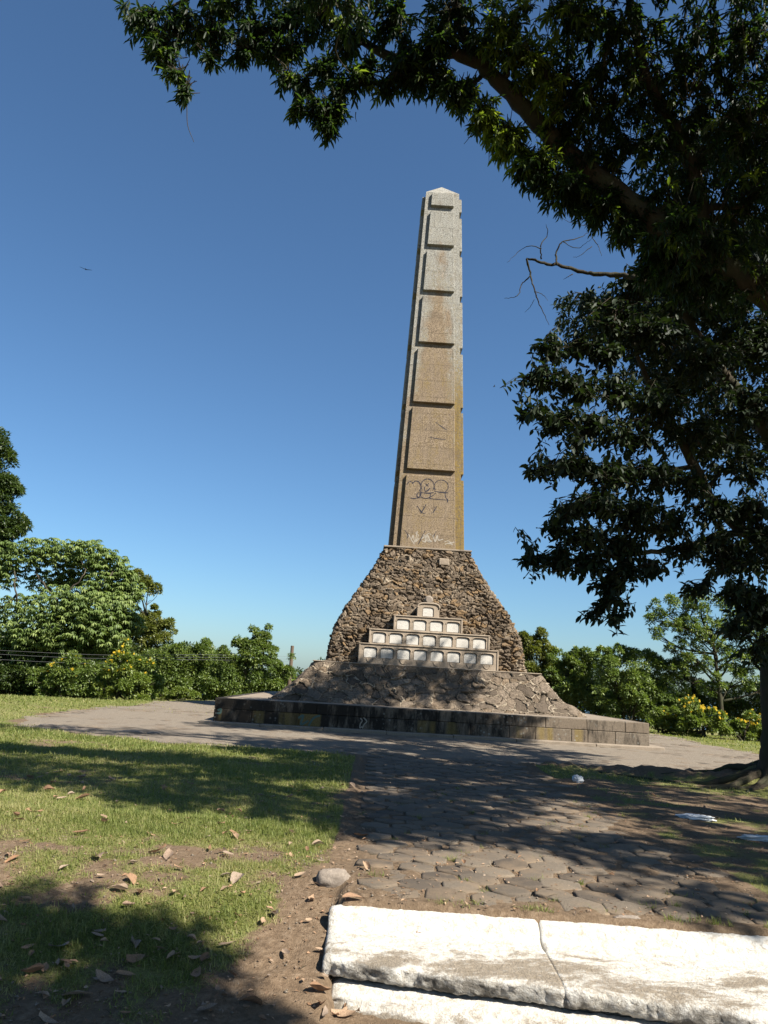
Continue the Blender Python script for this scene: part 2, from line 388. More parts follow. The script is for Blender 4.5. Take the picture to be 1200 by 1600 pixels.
def grassmask(x, y):
    x = np.asarray(x, float); y = np.asarray(y, float)
    g = .78 + .75*fbm(x*.55+3, y*.55, k=21) + .5*fbm(x*1.9, y*1.9+5, k=27)
    # bare earth beside the steps and along the path edge, and at bottom left
    g = g + .55*fbm(x*4.5, y*4.5, k=29)
    g = g - 1.0*np.exp(-((x+.4)/.3)**2)*S((7.4-y)/1.0) - .6*S((x+1.1)/.8)*S((6.3-y)/1.0) - .75*S((6.1-y)/1.1)*(.55+.45*S((x+2.6)/.8))
    g = g - .9*np.exp(-(((x+3.7)/.6)**2+((y-6.9)/.6)**2)) - .35*np.exp(-((x+.2)/.2)**2)
    on = (x > -.3) & (x < 3.5) & (y < 20)
    g = np.where(on, .12, g)
    r = apr(x, y); ap = (1-S((r-12.9)/1.0+.9*fbm(x*.9, y*.9, k=4)+.5*fbm(x*3, y*3, k=6)))
    g = g*(1-ap)
    a = np.array([3.9, 17.1]); b = np.array([7.6, 15.2]); ab = b-a; q = np.stack([x, y], -1)
    tt = np.clip(((q-a)@ab)/(ab@ab), 0, 1); d = np.linalg.norm(q-(a+tt[..., None]*ab), axis=-1)
    g = g - .8*np.exp(-(d/.5)**2)
    g = np.where((x >= 3.5) & (y < 15), g-.35, g)
    return np.clip(g + .35*S((y-24)/8), 0, 1)
def graded(lo, hi, segs):
    """segs: list of (upto, step)"""
    out = [lo]
    for up, st in segs:
        while out[-1] < up-1e-6: out.append(min(out[-1]+st, up))
    return np.array(out)
xs = np.concatenate([-np.geomspace(6000, 60, 14), graded(-52, 52, [(-14, 1.2), (-6, .25), (-3.5, .07), (4, .045), (8, .12), (20, .5), (52, 1.2)]), np.geomspace(60, 6000, 14)])
ys = np.concatenate([-np.geomspace(3000, 20, 10), graded(-14, 80, [(3, 1.5), (4, .1), (9, .045), (14, .09), (22, .2), (56, .6), (80, 1.5)]), np.geomspace(90, 6000, 16)])
X, Y = np.meshgrid(xs, ys); Z = gz(X, Y); G = grassmask(X, Y)
near = (Y < 14) & (Y > 3) & (np.abs(X) < 9)
Z = Z + np.where(near, .022*fbm(X*7, Y*7, k=31) * (1.2-G) + .012*fbm(X*22, Y*22, o=2, k=33)*(1-G), 0)
nx, ny = len(xs), len(ys)
idx = np.arange(nx*ny).reshape(ny, nx)
F = np.stack([idx[:-1, :-1], idx[:-1, 1:], idx[1:, 1:], idx[1:, :-1]], -1).reshape(-1, 4)
go = mesh_np('ground', np.stack([X, Y, Z], -1).reshape(-1, 3), F, M['ground'], attrs={'grass': G.ravel()}, smooth=True)
tag(go, 'hilltop lawn with patches of bare brown earth', kind='structure')
t = NT('sea_water'); M['sea'] = t.bsdf((.05, .10, .15), .45, t.bump(t.noise(t.coord('Object'), .05, 4), .3, 1.0), .5)
sv = np.array([[-60000, 150, -60], [60000, 150, -60], [60000, 60000, -60], [-60000, 60000, -60]])
tag(mesh_np('sea', sv, [[0, 1, 2, 3]], M['sea']), 'blue sea beyond the trees', kind='structure')
# far hills at left
hb = MB(); cx = P(-90, 1000, 5000)
hx = np.linspace(-420, 420, 60); hy = np.linspace(-300, 300, 30)
HX, HY = np.meshgrid(hx, hy); HZ = 215*np.exp(-((HX/210)**2)-(HY/160)**2)*(1+.25*fbm(HX/60, HY/60, k=8)) - 3
hi = np.arange(60*30).reshape(30, 60); HF = np.stack([hi[:-1, :-1], hi[:-1, 1:], hi[1:, 1:], hi[1:, :-1]], -1).reshape(-1, 4)
M['hill'] = flat('wooded_hill', (.06, .10, .09), .95, .05, .3)
tag(mesh_np('hills', np.stack([HX+cx[0], HY+cx[1], HZ-60+15], -1).reshape(-1, 3), HF, M['hill'], smooth=True), 'distant wooded hill at far left', kind='structure')

# ------------------------------------------------------------------ paving: one sheet of hexagonal setts
def hex_path():
    V = []; Fq = []; A = []
    px, py = .355, .305
    base = [(math.cos(R(30+60*k)), math.sin(R(30+60*k))) for k in range(6)]
    nv = 0; out = []
    rows = np.arange(6.32, 46, py)
    for ri, yy in enumerate(rows):
        for xx in np.arange(-13.2, 17, px):
            x = xx + (px/2 if ri % 2 else 0); y = yy+float(sk(x))*(1 if yy < 17 else max(0, (22-yy)/5))
            inpath = (-.02 < x < 3.35) and y < 20
            r = float(apr(x, y))
            lim = 13.1 + .5*float(vnoise([x*.5], [y*.5], k=44)[0])
            l2 = abs((x-MC[0])*math.cos(MYAW)+(y-MC[1])*math.sin(MYAW)) < 6.75 and abs(-(x-MC[0])*math.sin(MYAW)+(y-MC[1])*math.cos(MYAW)) < 6.75
            if l2: continue
            if not (inpath or (r < lim and y > 17.2)): continue
            if y < 18 and (x < .02 and rng.random() < .25): continue
            if inpath and x > 3.0 and rng.random() < .5: continue
            if y > 36 and abs(x-MC[0]) < 4: continue
            out.append((x, y))
    out = np.array(out); n = len(out)
    th = np.array([0.0])
    ro = px/2/math.cos(R(30))
    an = np.radians(30+60*np.arange(6)); hexo = np.stack([np.cos(an), np.sin(an)], 1)
    gap = rng.uniform(.008, .022, n)
    near_ = out[:, 1] < 12
    rr = (ro - gap)[:, None, None]
    jit = rng.normal(0, .016, (n, 6, 2))
    ring = hexo[None]*rr + jit
    rot = rng.normal(0, .05, n); c, s = np.cos(rot), np.sin(rot)
    ring = np.stack([ring[..., 0]*c[:, None]-ring[..., 1]*s[:, None], ring[..., 0]*s[:, None]+ring[..., 1]*c[:, None]], -1)
    cen = out + rng.normal(0, .008, out.shape)
    z0 = np.where(out[:, 1] < 17.2, 0.0, 0.0) + rng.normal(0, .004, n) + .018*fbm(out[:, 0]*.7, out[:, 1]*.7, k=61)
    tilt = rng.normal(0, .022, (n, 2)) * np.where(near_, 1, .4)[:, None]
    # front row leans forward and down
    fr = out[:, 1]-sk(out[:, 0]) < 6.4; tilt[fr, 1] += .08; z0[fr] -= .012
    def layer(scale, dz):
        q = ring*scale; z = z0[:, None] + (q*tilt[:, None]).sum(-1) + dz
        return np.concatenate([cen[:, None]+q, z[..., None]], -1)
    L0, L1, L2, L3 = layer(1.0, -.095), layer(.995, -.012), layer(.965, -.003), layer(.88, 0)
    V = np.concatenate([L0, L1, L2, L3, np.concatenate([cen, (z0+.003)[:, None]], 1)[:, None]], 1)  # 25 verts
    F = []
    for l in range(3):
        for k in range(6): F.append([l*6+k, l*6+(k+1) % 6, l*6+6+(k+1) % 6, l*6+6+k])
    for k in range(6): F.append([18+k, 18+(k+1) % 6, 24, 24])
    quads = np.array([f for f in F if len(set(f)) == 4]); tris = np.array([f[:3] for f in F if len(set(f)) == 3])
    tf = np.concatenate([np.concatenate([quads[:, [0, 1, 2]], quads[:, [0, 2, 3]]]), tris])
    allF = (tf[None] + (np.arange(n)*25)[:, None, None]).reshape(-1, 3)
    tint = np.repeat(np.clip(.45+.28*rng.normal(size=n)+.15*(out[:, 1] > 17), 0, 1), 25)
    o = mesh_np('path', V.reshape(-1, 3), allF, M['paver'], attrs={'tint': tint})
    return tag(o, 'path and apron of worn hexagonal paving blocks', kind='structure'), out
pth, hexc = hex_path()
# gritty earth sheet around the monument, between and over the setts
an = np.linspace(0, 2*math.pi, 321)[:-1]; rad = [6.6, 7.2, 8, 9, 10, 10.8, 11.5, 12.2, 12.7, 13.1, 13.6]
V = []
for r_ in rad:
    rr = r_ + (.8*fbm(np.cos(an)*4, np.sin(an)*4, k=71)+.7*fbm(np.cos(an)*19, np.sin(an)*19, k=72) if r_ > 13 else 0)
    kk_ = 13.3/apr(1.2+13.3*np.cos(an), 30.84+13.3*np.sin(an)); x_ = 1.2+rr*kk_*np.cos(an); y_ = 30.84+rr*kk_*np.sin(an); V.append(np.stack([x_, y_, np.full_like(x_, .007)], 1))
V = np.concatenate(V); F = []
for l in range(10):
    for k in range(320): F.append([l*320+k, l*320+(k+1) % 320, (l+1)*320+(k+1) % 320, (l+1)*320+k])
V[:, 2] += .03*fbm(V[:, 0]*1.3, V[:, 1]*1.3, k=75) - .02*(apr(V[:, 0], V[:, 1]) > 12.95)
tag(mesh_np('apron', V, F, M['apron'], smooth=True), 'gritty trodden earth around the monument', kind='structure')

# ------------------------------------------------------------------ white steps
def slab(name, x0, x1, prof, label, seed, group=None):
    """prof(x)->list of (y,z,wear,dark) from back top to front bottom"""
    t_ = empty(name, (0.5*(x0+x1), 5.8, -.3)); nxs = int((x1-x0)/.02)
    xsl = np.linspace(x0, x1, nxs); rows = []
    for x in xsl:
        pr = np.array(prof(x)); # densify
        d = np.r_[0, np.cumsum(np.hypot(np.diff(pr[:, 0]), np.diff(pr[:, 1])))]
        u = np.linspace(0, d[-1], 64); rows.append(np.stack([np.interp(u, d, pr[:, k]) for k in range(4)], 1))
    A = np.array(rows)  # nxs,64,4
    Xg = np.repeat(xsl[:, None], 64, 1)
    A[..., 0] += sk(Xg)*S((A[..., 0]-5.6)/.3)
    # rounded, crumbling ends
    up_ = np.clip((A[..., 0]-5.84)/.06, 0, 1); e0 = np.clip((Xg-x0)/(.02+.04*(x0 < 0)), 0, 1); e1 = np.clip((x1-Xg)/.02, 0, 1); e0 = 1-(1-e0)*(up_ if x0 > 0 else 1); e1 = 1-(1-e1)*up_
    Zg = A[..., 1] - .03*(1-np.sqrt(e0)) - .02*(1-np.sqrt(e1))
    nz = .012*fbm(Xg*9+seed, A[..., 0]*14, Zg*14, k=81) + .008*fbm(Xg*40, A[..., 0]*40, Zg*40, k=82, o=3)
    dk = A[..., 3]
    Yg = A[..., 0] + nz*(1+1.5*dk) + .03*fbm(Xg*2.2+seed, Xg*0, k=84)*dk; Zg = Zg + nz*.8
    V = np.stack([Xg, Yg, Zg], -1)
    idx = np.arange(nxs*64).reshape(nxs, 64)
    F = np.stack([idx[:-1, :-1], idx[:-1, 1:], idx[1:, 1:], idx[1:, :-1]], -1).reshape(-1, 4)
    # end caps: fan to underside
    Vf = V.reshape(-1, 3); extra = []; Fx = []
    for col in (0, nxs-1):
        b = len(Vf)+len(extra)
        for j in range(64): extra.append([V[col, j, 0], V[col, j, 1]*.5+.5*V[col, 0, 1], -.6])
        for j in range(63): Fx.append([idx[col, j], idx[col, j+1], b+j+1, b+j] if col else [idx[col, j+1], idx[col, j], b+j, b+j+1])
    V2 = np.vstack([Vf, extra]); F2 = np.vstack([F, Fx])
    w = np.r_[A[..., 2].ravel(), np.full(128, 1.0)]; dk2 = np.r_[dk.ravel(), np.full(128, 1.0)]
    loc = np.array([0.5*(x0+x1), 5.8, -.3])
    o = mesh_np('slab', V2-loc, F2, M['white'], t_, attrs={'wear': w, 'dark': dk2}, smooth=True)
    return t_, label
def front_y(x):   # front edge of the tread drifts towards the viewer on the right
    return 5.59 - .20*(x+.25)
def prof_top(x):
    e = front_y(x)
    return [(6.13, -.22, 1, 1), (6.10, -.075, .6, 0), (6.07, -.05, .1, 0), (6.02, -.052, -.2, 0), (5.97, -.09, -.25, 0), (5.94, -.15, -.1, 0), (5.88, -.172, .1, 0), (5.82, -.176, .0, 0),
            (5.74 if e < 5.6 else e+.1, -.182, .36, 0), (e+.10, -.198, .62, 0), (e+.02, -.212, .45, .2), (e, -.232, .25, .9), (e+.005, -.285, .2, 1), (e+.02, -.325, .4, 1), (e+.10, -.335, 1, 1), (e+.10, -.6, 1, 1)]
def prof_bot(x):
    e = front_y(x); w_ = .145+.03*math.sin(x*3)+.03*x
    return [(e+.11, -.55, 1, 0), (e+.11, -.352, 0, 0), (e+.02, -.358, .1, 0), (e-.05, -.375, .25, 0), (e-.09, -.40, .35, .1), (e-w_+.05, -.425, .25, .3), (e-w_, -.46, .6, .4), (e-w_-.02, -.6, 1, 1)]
g_ = 'whitewashed concrete step slabs'
for nm, x0, x1, pf, lb, sd in [
    ('step_slab', -.23, 1.299, prof_top, 'upper whitewashed concrete step slab left of the crack, its end by the bare earth', 1),
    ('step_slab', 1.301, 4.6, prof_top, 'upper whitewashed concrete step slab right of the crack, running out of frame', 1),
    ('step_slab', -.16, 4.6, prof_bot, 'lowest whitewashed step slab half buried in the earth below the others', 9)]:
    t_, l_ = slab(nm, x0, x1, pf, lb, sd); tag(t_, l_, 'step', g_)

# ------------------------------------------------------------------ rocks
def rock(name, loc, size, label, cat, mat, seed, group=None, rz=0, amp=.28, hi=.08):
    u = np.linspace(0, math.pi, 22); v = np.linspace(0, 2*math.pi, 33)[:-1]
    U, W_ = np.meshgrid(u, v, indexing='ij'); p = np.stack([np.sin(U)*np.cos(W_), np.sin(U)*np.sin(W_), np.cos(U)], -1)
    p = np.sign(p)*np.abs(p)**.7
    d = 1+amp*fbm(p[..., 0]*1.6+seed, p[..., 1]*1.6, p[..., 2]*1.6, k=seed)+hi*fbm(p[..., 0]*6, p[..., 1]*6+seed, p[..., 2]*6, k=seed+1)
    p = p*d[..., None]*np.array(size); idx = np.arange(22*32).reshape(22, 32)
    F = np.stack([idx[:-1], idx[1:], np.roll(idx[1:], -1, 1), np.roll(idx[:-1], -1, 1)], -1).reshape(-1, 4)
    c, s = math.cos(rz), math.sin(rz); q = p.reshape(-1, 3); q = np.stack([q[:, 0]*c-q[:, 1]*s, q[:, 0]*s+q[:, 1]*c, q[:, 2]], 1)
    o = mesh_np(name, q, F, mat, loc=loc); tag(o, label, cat, group); return o
def onground(px, py, dz=0.0):
    r = ray(px, py); lo, hi = 2.0, 60.0
    for i in range(60):
        m = .5*(lo+hi); q = EYE+r*m
        if q[2] > float(gz(q[0], q[1])): lo = m
        else: hi = m
    q = EYE+r*lo; return (q[0], q[1], float(gz(q[0], q[1]))+dz)
rock('loose_rock', onground(522, 1378, .02), (.135, .10, .075), 'grey angular loose rock at the corner of the paving above the white steps', 'rock', M['rock'], 3, rz=.2)
# ------------------------------------------------------------------ monument
mon = empty('stone_monument', (MC[0], MC[1], 0), MYAW)
tag(mon, 'tall tapering stone obelisk on a flared rubble base and square stepped plinth', 'monument')
def ring_pt(u, w):
    """u in [0,4): side index + fraction, square of half width w; side 0 is the front"""
    s_ = np.floor(u).astype(int) % 4; f = (u-np.floor(u))*2-1
    x = np.select([s_ == 0, s_ == 1, s_ == 2, s_ == 3], [f*w, w, -f*w, -w]); y = np.select([s_ == 0, s_ == 1, s_ == 2, s_ == 3], [-w, f*w, w, -f*w])
    return x, y
def rubble(name, prof, mat, nfront, nside, nz, cell, seed, tilt, ridge, aniso, mw=.10, thr=-.22, gd=.05):
    zs = np.array([p[0] for p in prof]); ws = np.array([p[1] for p in prof])
    u = np.concatenate([np.linspace(0, 1, nfront, endpoint=False)] + [k+np.linspace(0, 1, nside, endpoint=False) for k in (1, 2, 3)])
    zz = np.linspace(zs[0], zs[-1], nz); w = np.interp(zz, zs, ws)
    w = np.convolve(np.r_[[w[0]]*4, w, [w[-1]]*4], np.ones(9)/9, 'valid')
    w[0] = ws[0]; w[-1] = ws[-1]
    U, Z_ = np.meshgrid(u, zz); W_ = np.repeat(w[:, None], len(u), 1)
    x, y = ring_pt(U, W_)
    p = np.stack([x, y, Z_], -1).reshape(-1, 3)
    wp = p + .35*cell*np.stack([fbm(p[:, 0]/cell*.8, p[:, 1]/cell*.8, p[:, 2]/cell*.8, k=seed+j) for j in range(3)], 1)*2
    q = wp/cell*np.array([1, 1, aniso])
    # shear so the courses wander
    q[:, 2] += .35*fbm(p[:, 0]*.8, p[:, 1]*.8, p[:, 2]*.8, k=seed+9, o=2)*3
    f1, f2, rid, off = worley(q, seed)
    e = (f2-f1)
    mort = np.clip(1-e/mw, 0, 1)
    mvis = mort*(fbm(p[:, 0]*1.7, p[:, 1]*1.7, p[:, 2]*1.7, k=seed+30) > thr)
    h = tilt*((rid[:, :3]-.5)*off).sum(1)*2.2 + (rid[:, 3]-.5)*.07*tilt*10*.8 - gd*np.exp(-(e/.12)**2) + ridge*np.clip(1-np.abs(e)/.10, 0, 1)**.7*(mvis > .0)
    h += .02*fbm(p[:, 0]*9, p[:, 1]*9, p[:, 2]*9, k=seed+40, o=3)
    # outward normal, blended at the corners
    nx_ = np.clip(p[:, 0]/W_.ravel(), -1, 1); ny_ = np.clip(p[:, 1]/W_.ravel(), -1, 1)
    nn = np.stack([np.sign(nx_)*np.abs(nx_)**24, np.sign(ny_)*np.abs(ny_)**24, np.full(len(p), .25)], 1); nn /= np.linalg.norm(nn, axis=1, keepdims=True)
    edge = np.minimum(1, np.minimum((p[:, 2]-zs[0])/.05+.3, (zs[-1]-p[:, 2])/.06))
    h = h*np.clip(edge, 0, 1)
    # round the corners a little
    cr = (np.abs(nx_)*np.abs(ny_))**18
    p2 = p + nn*h[:, None]; p2[:, 0] -= np.sign(p[:, 0])*cr*.07; p2[:, 1] -= np.sign(p[:, 1])*cr*.07
    m = len(u); idx = np.arange(m*nz).reshape(nz, m); nxt = np.roll(idx, -1, 1)
    F = np.stack([idx[:-1], nxt[:-1], nxt[1:], idx[1:]], -1).reshape(-1, 4)
    return mesh_np(name, p2, F, mat, mon, attrs={'mortar': mvis, 'tint': rid[:, 0], 'hue': rid[:, 1]})
rubble('lower_rubble_stage', [(.76, 5.27), (.85, 5.16), (1.2, 4.68), (1.6, 4.28), (1.95, 4.02), (2.09, 3.93)], M['rubble_low'], 620, 200, 110, .46, 100, .085, .06, 1.35, .07, -.3, .045)
rubble('upper_rubble_stage', [(2.1, 3.56), (2.3, 3.52), (3.0, 3.44), (3.34, 3.35), (4.07, 3.04), (4.93, 2.53), (5.81, 2.04), (6.3, 1.80), (6.60, 1.66)], M['rubble_up'], 440, 150, 290, .27, 200, .075, .06, 2.5, .10, -.06, .10)
lg = MB()
lg.box(-3.95, 3.95, -3.95, 3.95, 2.085, 2.125, bev=.015); lg.build('stage_ledge', M['ledge'], mon)
lg = MB(); lg.box(-1.70, 1.70, -1.70, 1.70, 6.59, 6.655, bev=.012); lg.build('stage_cap', M['ledge'], mon)

# plinth of two courses of ashlar on a projecting footing
pb = MB(); WP = 6.65
pb.box(-WP+.06, WP-.06, -WP+.06, WP-.06, .02, .77, .5)
def course(z0, z1, cuts, w, dep=.35, side=True):
    for sd in range(4):
        cs = cuts if sd == 0 else sorted(list(rng.uniform(-w+.7, w-.7, 8)))
        e = [-w]+[c for c in cs]+[w]
        for a, b in zip(e[:-1], e[1:]):
            if b-a < .25: continue
            a_, b_ = a+.005, b-.005
            if sd in (1, 3) : a_, b_ = max(a_, -w+dep+.005), min(b_, w-dep-.005)
            if b_-a_ < .1: continue
            tv = rng.random(); o_ = rng.uniform(0, .012)
            if sd == 0: pb.box(a_, b_, -w-o_, -w+dep, z0, z1, tv, .014, .006)
            if sd == 2: pb.box(a_, b_, w-dep, w+o_, z0, z1, tv, .014, .006)
            if sd == 1: pb.box(w-dep, w+o_, a_, b_, z0, z1, tv, .014, .006)
            if sd == 3: pb.box(-w-o_, -w+dep, a_, b_, z0, z1, tv, .014, .006)
course(.085, .452, [-5.5, -4.06, -2.9, -1.9, -.75, .35, 1.15, 2.35, 3.15, 4.25, 4.75, 5.6], WP)
course(.462, .768, [-4.75, -3.55, -2.4, -1.2, .1, 1.3, 2.6, 3.45, 4.72, 5.9], WP)
pb.build('plinth', M['ashlar'], mon)
fb = MB()
for sd in range(4):
    cs = [-7.0, -5.2, -3.3, -1.4, .6, 2.5, 4.9, 7.0] if sd == 0 else [-7.0, -4, -1, 2, 4.5, 7.0]
    for a, b in zip(cs[:-1], cs[1:]):
        a_, b_ = a+.006, b-.006
        if sd in (1, 3): a_, b_ = max(a_, -6.6), min(b_, 6.6)
        if sd == 0: fb.box(a_, b_, -7.0, -6.58, -.12, .10+rng.uniform(-.008, .008), rng.random(), .018, .01)
        if sd == 2: fb.box(a_, b_, 6.58, 7.0, -.12, .10, rng.random(), .018, .01)
        if sd == 1: fb.box(6.58, 7.0, a_, b_, -.12, .10, rng.random(), .018, .01)
        if sd == 3: fb.box(-7.0, -6.58, a_, b_, -.12, .10, rng.random(), .018, .01)
fb.build('footing', M['ledge'], mon)
sb = MB(); sb.box(-WP+.3, WP-.3, -WP+.3, WP-.3, .70, .776); sb.build('plinth_top', M['ledge'], mon)

# columbarium tiers of concrete with arched niches and marble plaques
def arch(w, h, rise, n=9):
    """opening outline, ccw from bottom left, 4+ points; bottom edge, right side, arch, left side"""
    pts = [(-w/2+w*i/8, 0) for i in range(8)] + [(w/2, (h-rise)*i/6) for i in range(6)]
    for i in range(n+1):
        a = math.pi*i/n; c_ = math.cos(a); s_ = math.sin(a)
        pts.append((math.copysign(abs(c_)**.55, c_)*w/2, (h-rise)+s_**.8*rise))
    pts += [(-w/2, (h-rise)*(1-i/6)) for i in range(1, 6)]
    return np.array(pts)
OP = arch(.46, .36, .09)
def cell_ring(x0, x1, z0, z1, pts):
    cx, cz = (x0+x1)/2, (z0+z1)/2; out = []
    pc = pts.mean(0)
    for p in pts:
        d = p-pc
        t_ = min((x1-pc[0])/d[0] if d[0] > 1e-9 else 1e9, (x0-pc[0])/d[0] if d[0] < -1e-9 else 1e9, (z1-pc[1])/d[1] if d[1] > 1e-9 else 1e9, (z0-pc[1])/d[1] if d[1] < -1e-9 else 1e9)
        out.append(pc+d*t_)
    out = np.array(out)
    for cxx, czz in ((x0, z0), (x1, z0), (x1, z1), (x0, z1)):
        i = np.argmin(np.hypot(out[:, 0]-cxx, out[:, 1]-czz)); out[i] = (cxx, czz)
    return out
tiers = [  # half width, centre, z0, z1, front y, n, spacing, plaque z
    (2.42, .03, 2.10, 2.80, -3.76, 8, .580, 2.32), (2.10, .04, 2.80, 3.31, -3.67, 7, .586, 2.845), (1.20, -.02, 3.31, 3.84, -3.58, 4, .587, 3.36)]
for ti, (hw, cx_, z0, z1, fy, n_, sp, pz) in enumerate(tiers):
    nb = MB(); x0, x1 = cx_-hw, cx_+hw; c0 = cx_-sp*n_/2; c1 = cx_+sp*n_/2
    for i in range(n_):
        a, b = c0+sp*i, c0+sp*(i+1); pts = OP+np.array([(a+b)/2, pz])
        ring = cell_ring(a, b, z0, z1, pts); k = len(pts); V = []; F = []
        for q in ring: V.append((q[0], fy, q[1]))
        for q in pts: V.append((q[0], fy, q[1]))
        for q in pts: V.append((q[0], fy+.07, q[1]))
        for j in range(k):
            j2 = (j+1) % k; F.append((j, j2, k+j2, k+j)); F.append((k+j, k+j2, 2*k+j2, 2*k+j))
        nb.add(V, F)
        # raised arch moulding
        rr = (pts-pts.mean(0))*1.09+pts.mean(0)
        mo = [(q[0], fy-.006, q[1]) for q in rr[14:24]]
        nb.tube(mo, .014, 6)
        if ti == 0:   # half-round flower holder relief below the plaque
            cxx = (a+b)/2; arc = [(cxx+.115*math.cos(t2), fy-.008, pz-.02-.125*math.sin(t2)) for t2 in np.linspace(0, math.pi, 12)]
            nb.tube(arc, .014, 6)
    for a, b in ((x0, c0), (c1, x1)): nb.add([(a, fy, z0), (b, fy, z0), (b, fy, z1), (a, fy, z1)], [(0, 1, 2, 3)])
    nb.add([(x0, fy, z0), (x0, fy+.8, z0), (x0, fy+.8, z1), (x0, fy, z1)], [(0, 1, 2, 3)][::-1]); nb.add([(x1, fy, z0), (x1, fy+.8, z0), (x1, fy+.8, z1), (x1, fy, z1)], [(0, 1, 2, 3)])
    nb.add([(x0, fy, z1), (x1, fy, z1), (x1, fy+.8, z1), (x0, fy+.8, z1)], [(0, 1, 2, 3)])
    nb.box(x0-.03, x1+.03, fy-.035, fy+.5, z1-.022, z1+.018, 0, .008, .004)
    for xe in (x0+.012, x1-.012): nb.box(xe-.03, xe+.03, fy-.025, fy+.3, z0+.03, z1-.023, 0, .01)
    tr = nb.build('niche_tier', M['concrete'], mon)
    for i in range(n_):
        pm = MB(); cxx = c0+sp*(i+.5); q = (OP-OP.mean(0))*.93+OP.mean(0)+np.array([cxx, pz]); k = len(q)
        V = [(a[0], fy+.028, a[1]) for a in q]+[(a[0], fy+.069, a[1]) for a in q]
        pm.add(V, [tuple(range(k))]+[(j, (j+1) % k, k+(j+1) % k, k+j) for j in range(k)]); pm.build('marble_plaque', M['marble'], tr)
# top single niche with arched head and round ornament
nb = MB(); fy = -3.49; A1 = arch(.78, .50, .16, 13); A1 = A1+np.array([-.02, 3.84]); pts = arch(.40, .33, .08, 13)+np.array([-.03, 3.87]); k = len(pts)
V = [(q[0], fy, q[1]) for q in A1]+[(q[0], fy, q[1]) for q in pts]+[(q[0], fy+.07, q[1]) for q in pts]+[(q[0], fy+.9, q[1]) for q in A1]
F = []
for j in range(k):
    j2 = (j+1) % k; F += [(j, j2, k+j2, k+j), (k+j, k+j2, 2*k+j2, 2*k+j), (j, 3*k+j, 3*k+j2, j2)]
nb.add(V, F); nb.tube([(q[0]*1.0, fy-.012, q[1]) for q in A1[14:28]], .03, 8)
tr = nb.build('niche_head', M['concrete'], mon)
pm = MB(); q = (pts-pts.mean(0))*.92+pts.mean(0); V = [(a[0], fy+.028, a[1]) for a in q]+[(a[0], fy+.069, a[1]) for a in q]
pm.add(V, [tuple(range(k))]+[(j, (j+1) % k, k+(j+1) % k, k+j) for j in range(k)]); pm.build('marble_plaque', M['marble'], tr)
ob = MB(); ob.tube([(-.02, fy+.4, 4.47), (-.02, fy+.03, 4.47), (-.02, fy-.02, 4.47)], [.15, .15, .10], 18); ob.build('round_ornament', M['rock'], mon, smooth=False)
# little square stone high in the rubble
ob = MB(); ob.box(.42, .80, -1.98, -1.6, 5.98, 6.23, .5, .02, .02); ob.build('square_stone', M['concrete'], mon)

# obelisk
OB0, OB1, OW0, OW1 = 6.655, 22.72, 1.34, .73
ow = lambda z: OW0+(OW1-OW0)*(z-6.67)/(22.7-6.67)
b = MB(); ztops = np.linspace(OB0, OB1, 46); V = []
for z in ztops:
    w = ow(z); V += [(-w, -w, z), (w, -w, z), (w, w, z), (-w, w, z)]
F = [(4*i+k, 4*i+(k+1) % 4, 4*i+4+(k+1) % 4, 4*i+4+k) for i in range(len(ztops)-1) for k in range(4)]
V.append((0, 0, OB1+.80)); F += [(4*(len(ztops)-1)+k, 4*(len(ztops)-1)+(k+1) % 4, len(V)-1) for k in range(4)]
b.add(V, F); shaft = b.build('shaft', M['obelisk'], mon)
PZ = [(21.98, 22.62), (20.03, 21.65), (17.83, 19.73), (15.41, 17.54), (12.73, 15.12), (9.86, 12.49), (6.66, 9.60)]
def rot4(p, k):
    x, y, z = p
    for _ in range(k): x, y = -y, x
    return (x, y, z)
PR = .14
front_panels = []
for k in range(4):
    for (z0, z1) in PZ:
        w0, w1 = ow(z0), ow(z1); a0, a1 = w0-.255, w1-.255; e = .018
        V = [(-a0, -w0+.01, z0), (a0, -w0+.01, z0), (a1, -w1+.01, z1), (-a1, -w1+.01, z1),
             (-a0, -w0-PR+e, z0), (a0, -w0-PR+e, z0), (a1, -w1-PR+e, z1), (-a1, -w1-PR+e, z1),
             (-a0+e, -w0-PR, z0+e), (a0-e, -w0-PR, z0+e), (a1-e, -w1-PR, z1-e), (-a1+e, -w1-PR, z1-e)]
        F = [(0, 1, 5, 4), (1, 2, 6, 5), (2, 3, 7, 6), (3, 0, 4, 7), (4, 5, 9, 8), (5, 6, 10, 9), (6, 7, 11, 10), (7, 4, 8, 11), (8, 9, 10, 11)]
        b = MB(); b.add([rot4(v, k) for v in V], F); o = b.build('raised_panel', M['obelisk'], mon)
        if k == 0: front_panels.append(o)
